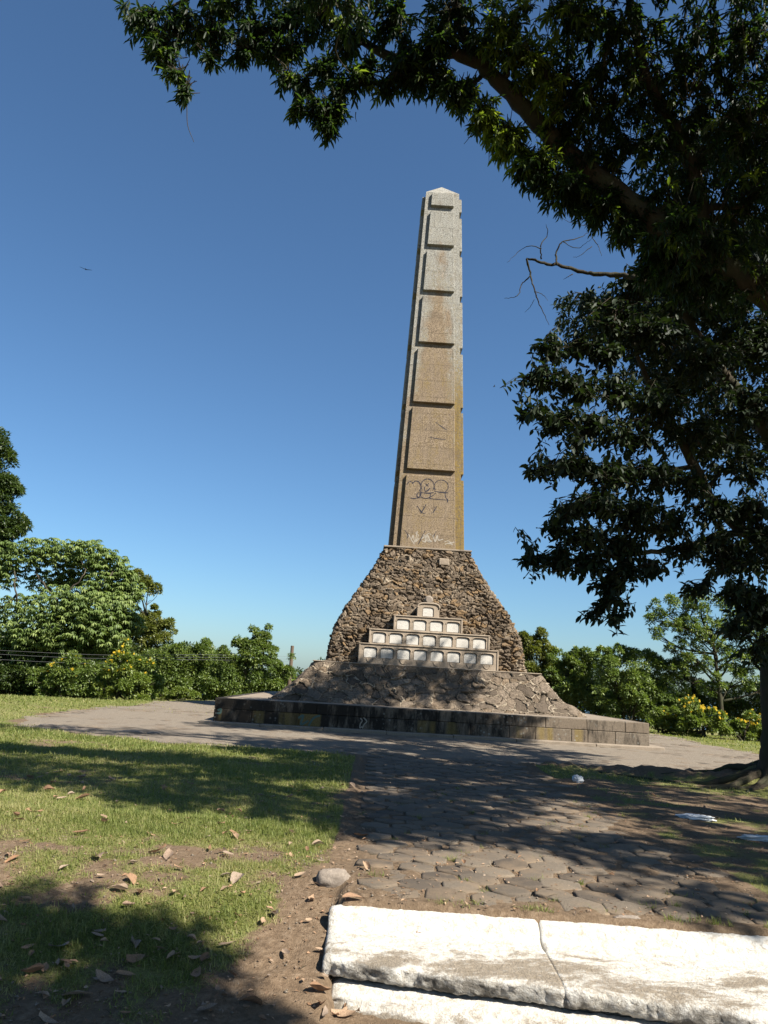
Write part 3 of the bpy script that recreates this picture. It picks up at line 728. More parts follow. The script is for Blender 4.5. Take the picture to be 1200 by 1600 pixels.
# painted scrawls on the lowest panels (surveyed in picture coordinates, laid on the panel face)
def face_pt(px, py, off):
    r = ray(px, py); c, s = math.cos(MYAW), math.sin(MYAW)
    def loc(p, vec=False):
        d = p[:2]-(0 if vec else MC); return np.array([c*d[0]+s*d[1], -s*d[0]+c*d[1], p[2]])
    o = loc(EYE); q = loc(r, True); kk = (OW1-OW0)/(22.7-6.67)
    t_ = -(OW0+off+kk*(o[2]-6.67)+o[1])/(q[1]+kk*q[2]); return o+q*t_
def scrawl(strokes, mat, parent, name, wid, conv):
    m_ = MB()
    for st in strokes:
        pts = spline([conv(*p) for p in st], 5) if len(st) > 2 else np.array([conv(*p) for p in st])
        w_ = wid*(.8+.4*rng.random()); V = []; F = []
        tg = np.gradient(pts, axis=0); sd = np.stack([-tg[:, 2], 0*tg[:, 0], tg[:, 0]], 1); sd /= np.linalg.norm(sd, axis=1, keepdims=True)+1e-9
        sd[:, 1] = 0.038*sd[:, 2]
        wv = w_*(.75+.5*fbm(np.arange(len(pts))*.45, np.zeros(len(pts))+len(st)*3.3, o=2)*1.6)
        for p, s_, w2 in zip(pts, sd, wv): V += [p-s_*w2, p+s_*w2]
        for i in range(len(pts)-1): F.append((2*i, 2*i+2, 2*i+3, 2*i+1))
        m_ = MB(); m_.add(V, F); m_.build(name, mat, parent)
cv = lambda a, b_: face_pt(600+.125*a, 730+.125*b_, PR+.004)
arcp = lambda cx, cy, rx, ry, a0, a1, n=9: [(cx+rx*math.cos(R(a)), cy-ry*math.sin(R(a))) for a in np.linspace(a0, a1, n)]
blk = [arcp(330, 230, 42, 50, 170, 30), arcp(405, 245, 55, 72, 150, -50), arcp(545, 235, 82, 88, 215, -30), [(462, 290), (455, 330), (440, 370), (385, 392), (330, 385)],
       [(505, 245), (515, 300), (545, 292), (575, 262)], [(520, 205), (555, 240)], [(560, 200), (520, 240)], arcp(520, 350, 62, 40, 150, 400, 12), arcp(440, 350, 28, 30, 60, 300),
       arcp(715, 240, 88, 80, 215, -55, 12), [(650, 320), (610, 355), (565, 385), (640, 398), (770, 410)], [(630, 300), (700, 312), (800, 318)], [(762, 320), (770, 370), (795, 415), (790, 440)], [(460, 315), (540, 325), (620, 318)]]
scrawl(blk, M['paint_black'], front_panels[6], 'graffiti', .022, cv)
ticks = [[(415, 485), (445, 530), (465, 570)], [(525, 468), (495, 520), (462, 580)], [(455, 540), (490, 575), (520, 570)], [(655, 490), (635, 530), (612, 570)], [(622, 492), (632, 510)], [(590, 575), (605, 570)], [(515, 795), (470, 880), (430, 960)], [(652, 800), (632, 840), (612, 880)], [(560, 825), (572, 835)],
         [(260, 790), (300, 850), (285, 890)], [(480, 490), (500, 500)]]
scrawl(ticks, M['paint_black'], front_panels[6], 'graffiti', .016, cv)
wh = [[(310, 840), (340, 900), (365, 850), (385, 940), (415, 800)], [(390, 820), (430, 850), (400, 930), (440, 890)], [(470, 900), (500, 840), (520, 930), (480, 920)], [(530, 860), (560, 930), (600, 925)], arcp(560, 880, 38, 50, 40, 320), [(610, 850), (640, 930), (665, 850), (680, 910), (740, 900)], [(755, 935), (800, 920), (840, 945), (880, 935)], [(760, 965), (810, 950), (860, 970)], [(480, 890), (540, 850), (580, 940)], [(330, 890), (380, 960)]]
scrawl(wh, M['paint_white'], front_panels[6], 'graffiti', .022, cv)
cv2 = lambda a, b_: face_pt(580+a/5.16, 560+b_/5.16, PR+.004)
scrawl([[(520, 515), (560, 545), (605, 575)], [(445, 565), (440, 580)], [(475, 635), (520, 645), (600, 655)]], M['paint_black'], front_panels[5], 'graffiti', .014, cv2)
pl_conv = lambda px, py: (lambda q: q)(np.array([0, 0, 0]))
def plinth_pt(px, py):
    r = ray(px, py); c, s = math.cos(MYAW), math.sin(MYAW)
    d = EYE[:2]-MC; o = np.array([c*d[0]+s*d[1], -s*d[0]+c*d[1], EYE[2]]); q = np.array([c*r[0]+s*r[1], -s*r[0]+c*r[1], r[2]])
    return o+q*((-WP-.018-o[1])/q[1])
def scrawl_v(strokes, mat, wid): 
    m_ = MB()
    for st in strokes:
        pts = spline([plinth_pt(*p) for p in st], 5); tg = np.gradient(pts, axis=0); sd = np.stack([-tg[:, 2], 0*tg[:, 0], tg[:, 0]], 1); sd /= np.linalg.norm(sd, axis=1, keepdims=True)+1e-9
        V = []; F = []
        for p, s_ in zip(pts, sd): V += [p-s_*wid, p+s_*wid]
        for i in range(len(pts)-1): F.append((2*i, 2*i+2, 2*i+3, 2*i+1))
        m_ = MB(); m_.add(V, F); m_.build('graffiti', mat, [o for o in mon.children if o.name.startswith('plinth') and not o.name.startswith('plinth_top')][0])
scrawl_v([[(563, 1122), (566, 1126), (563, 1131), (562, 1137)], [(568, 1121), (573, 1127), (569, 1132), (566, 1138)], [(562, 1138), (566, 1135)]], M['paint_white'], .018)
scrawl_v([[(466, 1122), (474, 1118), (470, 1132), (482, 1126)], [(482, 1134), (490, 1122), (500, 1118)], [(340, 1110), (345, 1108), (344, 1114), (339, 1114)]], M['paint_teal'], .03)

# ------------------------------------------------------------------ foliage
T_BIG = (np.array([(0, 0, 0), (.3, .42, .06), (.3, 0, -.02), (.3, -.42, .06), (.68, .38, .02), (.68, 0, -.06), (.68, -.38, .02), (1, 0, -.14)]),
         np.array([(0, 2, 1), (0, 3, 2), (1, 2, 5), (1, 5, 4), (2, 3, 6), (2, 6, 5), (4, 5, 7), (5, 6, 7)]))
T_SM = (np.array([(0, 0, 0), (.42, .5, .07), (1, 0, -.12), (.42, -.5, .07)]), np.array([(0, 3, 2), (0, 2, 1)]))
def nrmz(v): return v/(np.linalg.norm(v, axis=-1, keepdims=True)+1e-9)
def leafmesh(name, O, d, up, L, W, tm, mat, parent, tint, off):
    T, TF = tm; n = len(O); d = nrmz(d); side = nrmz(np.cross(d, up)); nn = np.cross(side, d)
    V = O[:, None] + d[:, None]*(T[None, :, 0:1]*L[:, None, None]) + side[:, None]*(T[None, :, 1:2]*W[:, None, None]) + nn[:, None]*(T[None, :, 2:3]*L[:, None, None])
    F = (TF[None] + (np.arange(n)*len(T))[:, None, None]).reshape(-1, 3)
    return mesh_np(name, V.reshape(-1, 3)-off, F, mat, parent, attrs={'tint': np.repeat(tint, len(T))}, smooth=True)
def twigs(name, A, B, ra, mat, parent, off):
    """many thin tapering three sided twigs from A to B with a bent middle"""
    n = len(A); d = nrmz(B-A); u = nrmz(np.cross(d, rng.normal(size=(n, 3)))); w = np.cross(d, u)
    ln = np.linalg.norm(B-A, axis=1, keepdims=True); Mid = (A+B)/2 + np.array([0, 0, 1])*ln*.10 + rng.normal(0, .04, (n, 3))*ln
    V = []
    for P_, rr in ((A, ra), (Mid, ra*.7), (B, ra*.3)):
        for k in range(3): V.append(P_+(math.cos(2.094*k)*u+math.sin(2.094*k)*w)*rr[:, None])
    V = np.stack(V, 1); F = []
    for l in range(2):
        for k in range(3): F.append([l*3+k, l*3+(k+1) % 3, l*3+3+(k+1) % 3, l*3+3+k])
    F = (np.array(F)[None]+(np.arange(n)*9)[:, None, None]).reshape(-1, 4)
    return mesh_np(name, V.reshape(-1, 3)-off, F, mat, parent, smooth=True)
class Tree:
    def __init__(s, name, base, label, cat, bark, group=None):
        s.base = np.array(base, float); s.o = tag(empty(name, base), label, cat, group); s.bark = bark; s.sp = []; s.sr = []; s.br = MB()
    def limb(s, pts, rad, name='limb', n=10, own=True, rough=.12, wob=.0):
        q = spline(pts, 7); r = np.interp(np.linspace(0, 1, len(q)), np.linspace(0, 1, len(rad)), rad)
        if wob: q[1:-1] += rng.normal(0, wob, (len(q)-2, 3))
        s.sp += list(q); s.sr += list(r)
        own = own and name == 'trunk'; m_ = MB() if own else s.br; m_.tube(q, r, n, rough=rough)
        if own: return m_.build(name, s.bark, s.o, smooth=True, offset=s.base)
    def connect(s, p, r=.03, own=False):
        sp = np.array(s.sp); d = np.linalg.norm(sp-p, axis=1); d2 = d + .4*np.clip(sp[:, 2]-p[2], 0, 9)*0
        i = int(np.argmin(d2)); a = sp[i]; ra = min(s.sr[i]*.6, r*2.2)
        if d[i] < .15: return
        m1 = a+(p-a)*.35+rng.normal(0, .09, 3)*d[i]+np.array([0, 0, .10*d[i]]); m2 = a+(p-a)*.7+rng.normal(0, .07, 3)*d[i]+np.array([0, 0, .08*d[i]])
        q = spline([a, m1, m2, p], 4); rr = np.linspace(ra, max(r*.45, .006), len(q)); s.br.tube(q, rr, 6, rough=.1); s.sp += list(q[2:]); s.sr += list(rr[2:])
    def finish_branches(s): s.br.build('branches', s.bark, s.o, smooth=True, offset=s.base)
    def sprays(s, name, tips, cen, nleaf, L, W, tm, mat, droop=.4, spread=.9, tipbias=0.0, tw=.012, Lt=None, green=None, hang=0.0):
        """tips: spray ends; cen: centre each spray grows away from"""
        tips = np.asarray(tips); n = len(tips); sp = np.array(s.sp); near_ = np.zeros(n, int)
        for i in range(0, n, 400): near_[i:i+400] = np.argmin(((tips[i:i+400, None]-sp[None])**2).sum(-1), 1)
        A = sp[near_]; out = nrmz(tips-cen); frm = nrmz(tips-A)
        d = nrmz(.5*frm+.55*out+rng.normal(0, .3, (n, 3))+np.array([0, 0, -hang])); ln = (Lt if Lt is not None else .42)*rng.uniform(.6, 1.2, n)
        start = tips-d*ln[:, None]
        ok = np.linalg.norm(start-A, axis=1) < 2.2
        twigs('twigs', np.vstack([A[ok], start]), np.vstack([start[ok], tips]), np.r_[np.full(ok.sum(), tw), np.full(n, tw*.6)], s.bark, s.o, s.base)
        k = nleaf; j = np.arange(k); sfr = tipbias+(1-tipbias)*(j+.5)/k
        O = start[:, None]+d[:, None]*(sfr[None, :, None]*ln[:, None, None])
        O[..., 2] -= .10*ln[:, None]*sfr[None]**2*hang
        u = nrmz(np.cross(d, np.array([0.05, 0, 1.]))); w = np.cross(u, d)
        ph = j[None]*2.4+rng.uniform(0, 6.28, (n, 1)); rad = u[:, None]*np.cos(ph)[..., None]+w[:, None]*np.sin(ph)[..., None]
        ld = nrmz(d[:, None]*(.35+.5*sfr[None, :, None])+rad*spread+np.array([0, 0, -droop])+rng.normal(0, .22, (n, k, 3)))
        up = nrmz(np.array([0, 0, 1.])+rng.normal(0, .35, (n, k, 3)))
        N = n*k; tint = np.clip(np.repeat(rng.beta(2, 3.5, n) if green is None else green, k)+rng.normal(0, .13, N), 0, 1)
        sz = rng.uniform(.5, 1.28, N)
        return leafmesh(name, O.reshape(-1, 3), ld.reshape(-1, 3), up.reshape(-1, 3), L*sz, W*sz*rng.uniform(.8, 1.15, N), tm, mat, s.o, tint, s.base)
def inblob(c, r, n, squash=.8):
    v = nrmz(rng.normal(size=(n, 3)))*(rng.random(n)**.45)[:, None]*r; v[:, 2] *= squash; return np.asarray(c)+v

# ---- big overhanging tree at the right, trunk just out of frame (long narrow leaves)
A = Tree('overhanging_tree', (8.6, 8.8, float(gz(8.6, 8.8))), 'overhanging tree with narrow drooping leaves and a thick mossy limb across the top', 'tree', M['bark'])
tb = A.base
A.limb([tb+(0, 0, -.3), tb+(-.05, -.1, 1.2), tb+(-.3, .1, 3.0), (7.9, 9.2, 4.6)], [.55, .42, .36, .33], 'trunk', 14)
A.limb([(7.9, 9.2, 4.6), P(1290, 520, 9.0), P(1150, 430, 8.9), P(1000, 330, 8.8), P(880, 230, 8.7), P(800, 150, 8.6), P(745, 90, 8.5), P(715, 30, 8.4), P(705, -60, 8.0)], [.22, .2, .175, .145, .12, .105, .085, .065, .04], 'limb', 14, wob=.012)
A.limb([P(760, 105, 8.5), P(700, 82, 8.5), P(620, 92, 8.6), P(560, 60, 8.7), P(490, 25, 8.7), P(420, -10, 8.6)], [.09, .075, .065, .05, .035, .02], 'limb', 10, wob=.01)
A.limb([P(705, -60, 8.0), P(600, -90, 8.2), P(470, -60, 8.5), P(350, -30, 8.6), P(250, 20, 8.6)], [.07, .06, .045, .03, .015], 'limb', 8, wob=.01)
A.limb([P(1100, 400, 8.9), P(1080, 260, 8.6), P(1010, 120, 8.3), P(980, -40, 8.0)], [.12, .10, .07, .04], 'limb', 8, wob=.01)
A.limb([(7.9, 9.2, 4.6), (7.4, 8.0, 7), (6.0, 6.5, 9.2), (4.4, 5.2, 9.8), (2.4, 4.4, 9.6)], [.28, .22, .16, .10, .05], 'limb', 8)
A.limb([(7.9, 9.2, 4.6), (8.8, 9.6, 8), (8.4, 10, 11.5), (6.4, 9.9, 14), (3.4, 9.4, 14.2)], [.25, .2, .16, .09, .03], 'limb', 8)
A.limb([(7.9, 9.2, 4.6), (8.8, 8.5, 7), (9.2, 6.8, 9.2), (8.6, 4.2, 10)], [.25, .2, .14, .06], 'limb', 8)
blobsA = [(225, 35, 8.6, .34, 30), (335, 60, 8.6, .24, 16), (375, 85, 8.6, .2, 12), (430, 85, 8.6, .24, 16), (330, 95, 8.6, .1, 4), (510, 115, 8.6, .25, 18), (445, 125, 8.6, .16, 8), (530, 140, 8.55, .2, 12), (510, 200, 8.6, .16, 9), (560, 130, 8.5, .22, 12), (625, 125, 8.45, .22, 14), (715, 150, 8.4, .26, 20), (755, 180, 8.45, .3, 22), (795, 215, 8.5, .3, 24), (840, 262, 8.55, .32, 26), (885, 300, 8.6, .32, 26), (935, 332, 8.7, .3, 22), (975, 365, 8.8, .25, 16), (640, 100, 8.4, .3, 20), (680, 70, 8.3, .3, 22), (255, 80, 8.6, .26, 22), (275, 120, 8.6, .17, 9), (290, 150, 8.6, .12, 6), (290, 40, 8.6, .36, 30), (345, 15, 8.6, .34, 26), (400, 55, 8.6, .34, 26), (385, -20, 8.5, .45, 30), (450, 45, 8.6, .36, 28),
          (455, 85, 8.6, .18, 7), (475, 135, 8.6, .17, 10), (495, 175, 8.6, .24, 18), (530, 180, 8.6, .17, 9), (462, 175, 8.6, .14, 7), (500, 20, 8.5, .45, 36), (545, 70, 8.5, .34, 24), (575, 115, 8.5, .24, 13), (600, 140, 8.5, .17, 8), (610, 40, 8.4, .45, 34),
          (650, 90, 8.4, .33, 24), (655, 130, 8.4, .22, 12), (690, 125, 8.4, .27, 18), (730, 150, 8.5, .25, 15), (760, 200, 8.6, .22, 12), (700, 30, 8.2, .42, 30), (780, 50, 8.2, .5, 42), (800, 95, 8.3, .4, 28), (850, 120, 8.4, .45, 34),
          (790, 225, 8.6, .26, 16), (825, 255, 8.6, .25, 16), (860, 285, 8.7, .25, 15), (900, 310, 8.8, .3, 20), (945, 325, 8.8, .3, 20), (985, 345, 8.9, .33, 22), (870, 215, 8.6, .35, 22), (930, 250, 8.7, .45, 36), (900, 160, 8.4, .5, 44),
          (870, 30, 8.1, .6, 60), (960, 60, 8.1, .7, 80), (960, 160, 8.4, .6, 60), (1030, 230, 8.5, .6, 64), (1050, 320, 8.7, .55, 50), (1060, 120, 8.2, .7, 80), (1150, 60, 8.0, .8, 90), (1160, 190, 8.2, .7, 80), (1170, 320, 8.5, .7, 74), (1230, 250, 8.5, .8, 70),
          (1100, 400, 8.8, .55, 40), (1180, 440, 8.8, .6, 44), (600, -60, 8.2, .6, 44), (470, -70, 8.3, .6, 40), (330, -60, 8.4, .5, 30), (720, -80, 7.8, .7, 50), (850, -90, 7.6, .8, 70), (1060, 360, 8.2, .4, 30), (1035, 385, 9.2, .38, 44), (1065, 350, 9.2, .45, 40), (1030, 350, 9.2, .3, 26), (1060, 415, 9.3, .4, 44), (1100, 440, 9.3, .5, 50), (1025, 425, 9.6, .3, 30), (980, -90, 7.4, .9, 80), (1120, -80, 7.4, .9, 80), (1260, -40, 7.8, 1., 80), (1300, 120, 8.2, .9, 80)]
tips = []; cen = []
bl = [(P(a, b_, D), r_, n_) for a, b_, D, r_, n_ in blobsA]
bw = [((.2, 6.0, 9.4), 1.0, 50), ((1.6, 5.3, 9.6), 1.1, 60), ((3.2, 4.7, 9.7), 1.1, 60), ((4.8, 4.4, 9.6), 1.1, 60), ((6.3, 4.9, 9.4), 1.2, 70), ((-.9, 6.9, 9.0), .7, 30), ((2.2, 6.1, 9.7), 1.0, 45), ((4.0, 6.0, 10.0), 1.1, 60), ((5.8, 6.4, 10.1), 1.2, 70), ((4.9, 5.4, 9.0), 1.0, 50),
      ((7.6, 6.8, 9.8), 1.3, 80), ((8.8, 5.0, 9.4), 1.3, 80), ((9.8, 7.2, 9.2), 1.4, 80), ((7.8, 3.6, 9.0), 1.1, 80), ((9.4, 2.9, 8.6), 1.1, 80), ((8.6, 3.2, 9.8), 1.1, 70), ((7.1, 3.1, 8.7), .8, 44), ((10.9, 2.6, 8.8), 1.1, 60), ((10.0, .8, 9.0), .8, 26), ((11.4, 1.2, 8.8), 1.0, 44), ((12.8, 3.4, 8.4), 1.3, 60), ((7.2, 8.6, 8.4), 1.2, 70), ((8.8, 9.2, 8.8), 1.4, 80), ((10.3, 9.8, 8.0), 1.4, 70), ((7.0, 10.0, 7.2), 1.0, 60), ((8.6, 11, 7.4), 1.2, 60), ((10.2, 4.6, 7.6), 1.2, 50), ((9.5, 6.6, 7.0), 1.0, 50), ((5.0, 3.7, 9.5), .8, 40), ((6.4, 3.5, 9.4), .8, 40), ((11.6, 8.4, 8.2), 1.4, 70), ((12.4, 6.2, 8.0), 1.4, 60), ((11.6, 4, 8), 1.3, 60), ((12.6, 10.4, 7.6), 1.4, 60), ((10.8, 11.8, 6.8), 1.2, 50), ((13.2, 8.4, 7.2), 1.2, 50), ((9.6, 8.6, 7.4), 1.2, 60), ((6.6, 8.2, 9.6), 1.1, 60), ((7.0, 5.4, 8.2), 1.0, 60), ((8.0, 7.0, 8.0), 1.1, 60), ((8.0, 10.4, 9.6), 1.2, 60), ((9.4, 12.2, 9.0), 1.3, 60), ((2.6, 9.2, 14.3), 1.2, 26), ((4.3, 9.6, 14.6), 1.3, 30), ((6.2, 9.9, 14.6), 1.3, 34), ((8.0, 10.2, 14.2), 1.3, 34), ((9.8, 10.5, 13.8), 1.4, 34), ((8.8, 9.8, 12), 1.2, 20)]
bl = [(c, r_*1.06, n_*(1.0 if r_ >= .55 else 1.25)) for c, r_, n_ in bl]
allb = sorted(bl+[(np.array(c), r_, n_*3.1) for c, r_, n_ in bw], key=lambda q: np.linalg.norm(np.array(A.sp)-q[0], axis=1).min())
for c, r_, n_ in allb:
    A.connect(c, .022 if r_ < .5 else .035)
    if r_ >= .4:
        for q in inblob(c, r_*.8, 5 if r_ < 1 else 7): A.connect(q, .014)
for c, r_, n_ in allb:
    tips.append(inblob(c, r_, int(n_*1.25))); cen.append(np.repeat([c+np.array([0, 0, .3*r_])], int(n_*1.25), 0))
# hanging bare twig ends
for a, b_, c_, d_ in ((292, 165, 303, 222), (428, 80, 432, 112), (680, 150, 681, 178), (813, 250, 813, 300), (770, 225, 764, 255), (556, 175, 557, 190), (740, 205, 725, 225)):
    p0, p1 = P(a, b_, 8.6), P(c_, d_, 8.6); m_ = MB(); m_.tube(spline([p0, (p0+p1)/2+rng.normal(0, .02, 3), p1], 4), np.linspace(.006, .003, 9), 4); m_.build('bare_twig', M['bark'], A.o, offset=A.base)
A.finish_branches()
tips = np.vstack(tips); cen = np.vstack(cen)
gr = rng.beta(1.8, 4, len(tips)); pj = (np.abs(tips[:, 2]-9.0) < 1) & (tips[:, 0] > .8) & (tips[:, 0] < 1.9) & (tips[:, 1] > 7.5); gr[pj] = np.clip(gr[pj]+.45, 0, 1)  # one patch of sprays tinted paler: sunlight put into the leaf colour
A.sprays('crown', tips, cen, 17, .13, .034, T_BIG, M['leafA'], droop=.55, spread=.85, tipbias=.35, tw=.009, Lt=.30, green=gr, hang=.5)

# ---- oval leaved tree whose trunk stands at the right edge
bx_, by_ = 7.64, 15.0
B = Tree('oval_leaved_tree', (bx_, by_, float(gz(bx_, by_))), 'dark oval-leaved tree on exposed roots at the right edge of the frame', 'tree', M['bark'])
tb = B.base
B.limb([tb+(0, 0, -.25), tb+(0, 0, .15), tb+(0, 0, .8), tb+(.02, 0, 2.0), P(1220, 1000, 14.9), P(1235, 880, 14.6)], [.55, .32, .235, .22, .20, .17], 'trunk', 18)
B.limb([P(1235, 880, 14.6), P(1165, 830, 14.3), P(1120, 790, 14.0), P(1085, 730, 13.6), P(1050, 660, 13.4), P(1010, 590, 13.1), P(985, 520, 12.8)], [.13, .115, .10, .085, .07, .05, .025], 'limb', 10, wob=.012)
B.limb([P(1235, 880, 14.6), P(1225, 760, 14.4), P(1200, 680, 14.2), P(1150, 610, 14.0), P(1100, 540, 13.6), P(1050, 460, 13.2), P(1000, 434, 12.4)], [.16, .15, .13, .11, .09, .06, .03], 'limb', 10, wob=.012)
B.limb([P(1165, 830, 14.3), P(1110, 842, 13.7), P(1040, 860, 13.1), P(960, 868, 12.6), P(880, 868, 12.2)], [.07, .06, .045, .03, .012], 'limb', 8, wob=.012)
B.limb([P(1085, 730, 13.6), P(1020, 735, 13.0), P(950, 742, 12.5), P(870, 742, 12.2)], [.05, .04, .028, .012], 'limb', 8, wob=.012)
B.limb([P(1225, 760, 14.4), (8.6, 15.5, 8.5), (8.4, 16.2, 11), (8.0, 17, 13)], [.16, .14, .10, .05], 'limb', 8)
B.limb([P(1235, 880, 14.6), (9.2, 15.6, 6.6), (10.6, 16.2, 8.6), (11.4, 16.8, 10.5)], [.15, .12, .09, .05], 'limb', 8)
B.limb([P(1200, 680, 14.2), (7.0, 16.6, 9.4), (6.0, 17.8, 10.6), (5.2, 18.4, 11.6)], [.12, .10, .07, .03], 'limb', 8)
# dead bare boughs reaching out to the left
dead = MB()
def dl(pts, rad, D=11.6, n=7, wob=.02): 
    q = spline([P(a, b_, D+rng.normal(0, .1)) for a, b_ in pts], 6); q[1:-1] += rng.normal(0, wob*.6, (len(q)-2, 3)); dead.tube(q, np.interp(np.linspace(0, 1, len(q)), np.linspace(0, 1, len(rad)), rad), n, rough=.5)
dl([(1110, 480), (1060, 455), (1000, 436), (975, 431), (930, 428), (890, 420), (850, 410), (823, 404)], [.06, .055, .047, .042, .035, .03, .025, .016])
dl([(823, 404), (829, 430), (836, 455), (845, 480), (858, 508)], [.018, .014, .011, .008, .003], wob=.008, n=5)
dl([(829, 430), (815, 445), (808, 462), (788, 466)], [.012, .009, .006, .003], wob=.008, n=5)
dl([(836, 455), (850, 462), (856, 470)], [.007, .005, .002], wob=.004, n=4)
dl([(835, 468), (828, 480), (820, 488)], [.006, .004, .002], wob=.004, n=4)
dl([(846, 405), (845, 385), (856, 366), (853, 350)], [.014, .01, .007, .003], wob=.008, n=5)
dl([(846, 388), (828, 384), (812, 392), (792, 410)], [.009, .007, .005, .002], wob=.008, n=4)
dl([(870, 414), (869, 395), (880, 378), (905, 372), (920, 362)], [.02, .015, .01, .007, .003], wob=.01, n=5)
dl([(880, 378), (900, 388), (915, 380), (932, 366)], [.008, .006, .004, .002], wob=.008, n=4)
dl([(1012, 388), (1000, 372), (975, 356), (950, 342), (938, 322), (935, 310)], [.045, .034, .028, .022, .016, .006], wob=.012)
dl([(948, 341), (935, 352), (925, 368), (935, 385), (940, 400)], [.014, .01, .008, .005, .003], wob=.008, n=5)
dl([(985, 362), (978, 378), (972, 390)], [.008, .005, .002], wob=.006, n=4)
dl([(895, 428), (885, 434), (880, 437)], [.008, .005, .002], wob=.004, n=4)
dl([(925, 385), (905, 400), (895, 402)], [.006, .004, .002], wob=.006, n=4)
dl([(905, 350), (885, 345), (870, 330)], [.005, .004, .002], wob=.006, n=4)
dl([(940, 345), (915, 352), (905, 350)], [.008, .006, .005], wob=.006, n=4)
dead.build('dead_bough', M['deadwood'], B.o, smooth=True, offset=B.base)
B.sp += [P(1010, 440, 12.5), P(1012, 388, 12)]; B.sr += [.05, .04]
blobsB = [(985, 455, 12.6, .40, 26), (1020, 430, 12.8, .6, 40), (1080, 470, 13.3, .9, 90), (1160, 440, 13.6, 1.0, 100), (1180, 540, 14, 1.1, 110), (960, 505, 12.5, .36, 24), (1010, 530, 12.7, .65, 52), (1080, 570, 13.2, .85, 80), (935, 480, 12.4, .16, 6),
          (900, 540, 12.2, .30, 17), (865, 548, 12.1, .24, 12), (845, 542, 12.1, .16, 6), (940, 560, 12.3, .38, 24), (870, 600, 12.1, .27, 15), (835, 600, 12.0, .18, 8), (820, 590, 12.0, .12, 4), (905, 610, 12.2, .34, 20), (960, 620, 12.4, .5, 34), (1020, 640, 12.8, .65, 48),
          (880, 650, 12.1, .30, 17), (840, 648, 12.0, .18, 8), (815, 652, 12.0, .12, 5), (860, 672, 12.1, .2, 9), (925, 670, 12.3, .4, 24), (980, 690, 12.6, .5, 36), (895, 690, 12.2, .2, 8), (1080, 680, 13.2, .75, 52), (1160, 640, 13.8, .9, 66), (1150, 730, 13.8, .8, 46),
          (905, 730, 12.2, .34, 22), (870, 735, 12.1, .24, 12), (840, 735, 12.0, .16, 6), (825, 738, 12.0, .09, 3), (950, 745, 12.4, .45, 34), (1010, 745, 12.7, .6, 44), (1070, 760, 13.1, .5, 26), (930, 790, 12.3, .42, 32), (985, 800, 12.6, .5, 40), (890, 800, 12.2, .3, 18),
          (865, 825, 12.1, .22, 12), (905, 840, 12.2, .33, 24), (960, 850, 12.5, .45, 36), (1030, 820, 12.9, .55, 34), (1060, 860, 13.1, .4, 18), (840, 870, 12.1, .22, 10), (820, 878, 12.0, .12, 5), (870, 880, 12.2, .26, 16), (915, 885, 12.3, .34, 24), (970, 895, 12.5, .34, 24), (1010, 890, 12.8, .3, 14),
          (945, 915, 12.4, .28, 16), (940, 945, 12.4, .18, 8), (960, 965, 12.4, .16, 7), (920, 962, 12.4, .12, 5), (950, 935, 12.4, .15, 6), (1110, 800, 13.6, .5, 30), (1165, 800, 13.8, .5, 34), (1190, 840, 13.8, .4, 26), (1110, 850, 13.5, .4, 22), (1150, 860, 13.6, .35, 18), (1130, 880, 13.6, .45, 22), (1180, 880, 13.8, .6, 30), (1090, 920, 13.3, .35, 12), (1150, 930, 13.5, .5, 34), (1190, 960, 13.6, .5, 44), (1140, 985, 13.3, .28, 12), (1190, 1020, 13.5, .35, 24), (1060, 1100, 5, 0, 0),
          (1260, 560, 14.2, 1.3, 90), (1260, 700, 14.2, 1.1, 60), (1300, 820, 14.2, 1.1, 60), (1280, 950, 14.0, .8, 50), (1230, 1010, 14, .6, 40)]
blobsB = [b_ for b_ in blobsB if b_[4] > 0]
bw = [((8.5, 16.5, 10), 1.7, 130), ((7.0, 17.8, 9.2), 1.4, 100), ((6.0, 17.4, 10.4), 1.3, 90), ((5.4, 18.6, 11.2), 1.3, 80), ((7.6, 17.6, 11.6), 1.6, 110), ((9.6, 16.2, 12), 1.7, 90), ((10.5, 17.5, 9.5), 1.8, 100), ((9.5, 14, 10.5), 1.6, 90), ((11.2, 15, 8.4), 1.6, 80), ((8.8, 18.8, 8.2), 1.3, 70), ((7.8, 17.4, 13.0), 1.3, 60),
      ((10, 12.6, 7.6), 1.4, 70), ((6.6, 15, 13.4), 1.4, 80), ((8.1, 15, 14), 1.6, 90), ((9.8, 15, 13.6), 1.6, 90), ((11.4, 15.4, 13), 1.6, 90), ((12.8, 16, 12), 1.6, 80), ((8.6, 18.6, 13.4), 1.4, 80), ((10.1, 18.6, 13.5), 1.5, 80), ((11.6, 18.8, 13), 1.4, 80), ((11.5, 13, 9.5), 1.6, 70)]
allb = sorted([(P(a, b_, D), r_, n_) for a, b_, D, r_, n_ in blobsB]+[(np.array(c), r_, n_*1.5) for c, r_, n_ in bw], key=lambda q: np.linalg.norm(np.array(B.sp)-q[0], axis=1).min())
tips = []; cen = []
for c, r_, n_ in allb:
    B.connect(c, .018 if r_ < .4 else .03)
    if r_ >= .4:
        for q in inblob(c, r_*.8, 5 if r_ < 1 else 8): B.connect(q, .014)
for c, r_, n_ in allb:
    n_ = int(n_*(1.0 if c[1] < 14.5 else 1.5)); tips.append(inblob(c, r_*1.2, n_, .42)); cen.append(np.repeat([c+np.array([.5*r_, 0, .15*r_])], n_, 0))
B.finish_branches()
B.sprays('crown', np.vstack(tips), np.vstack(cen), 15, .155, .075, T_BIG, M['leafB'], droop=.45, spread=.9, tw=.010, Lt=.55, hang=.12)
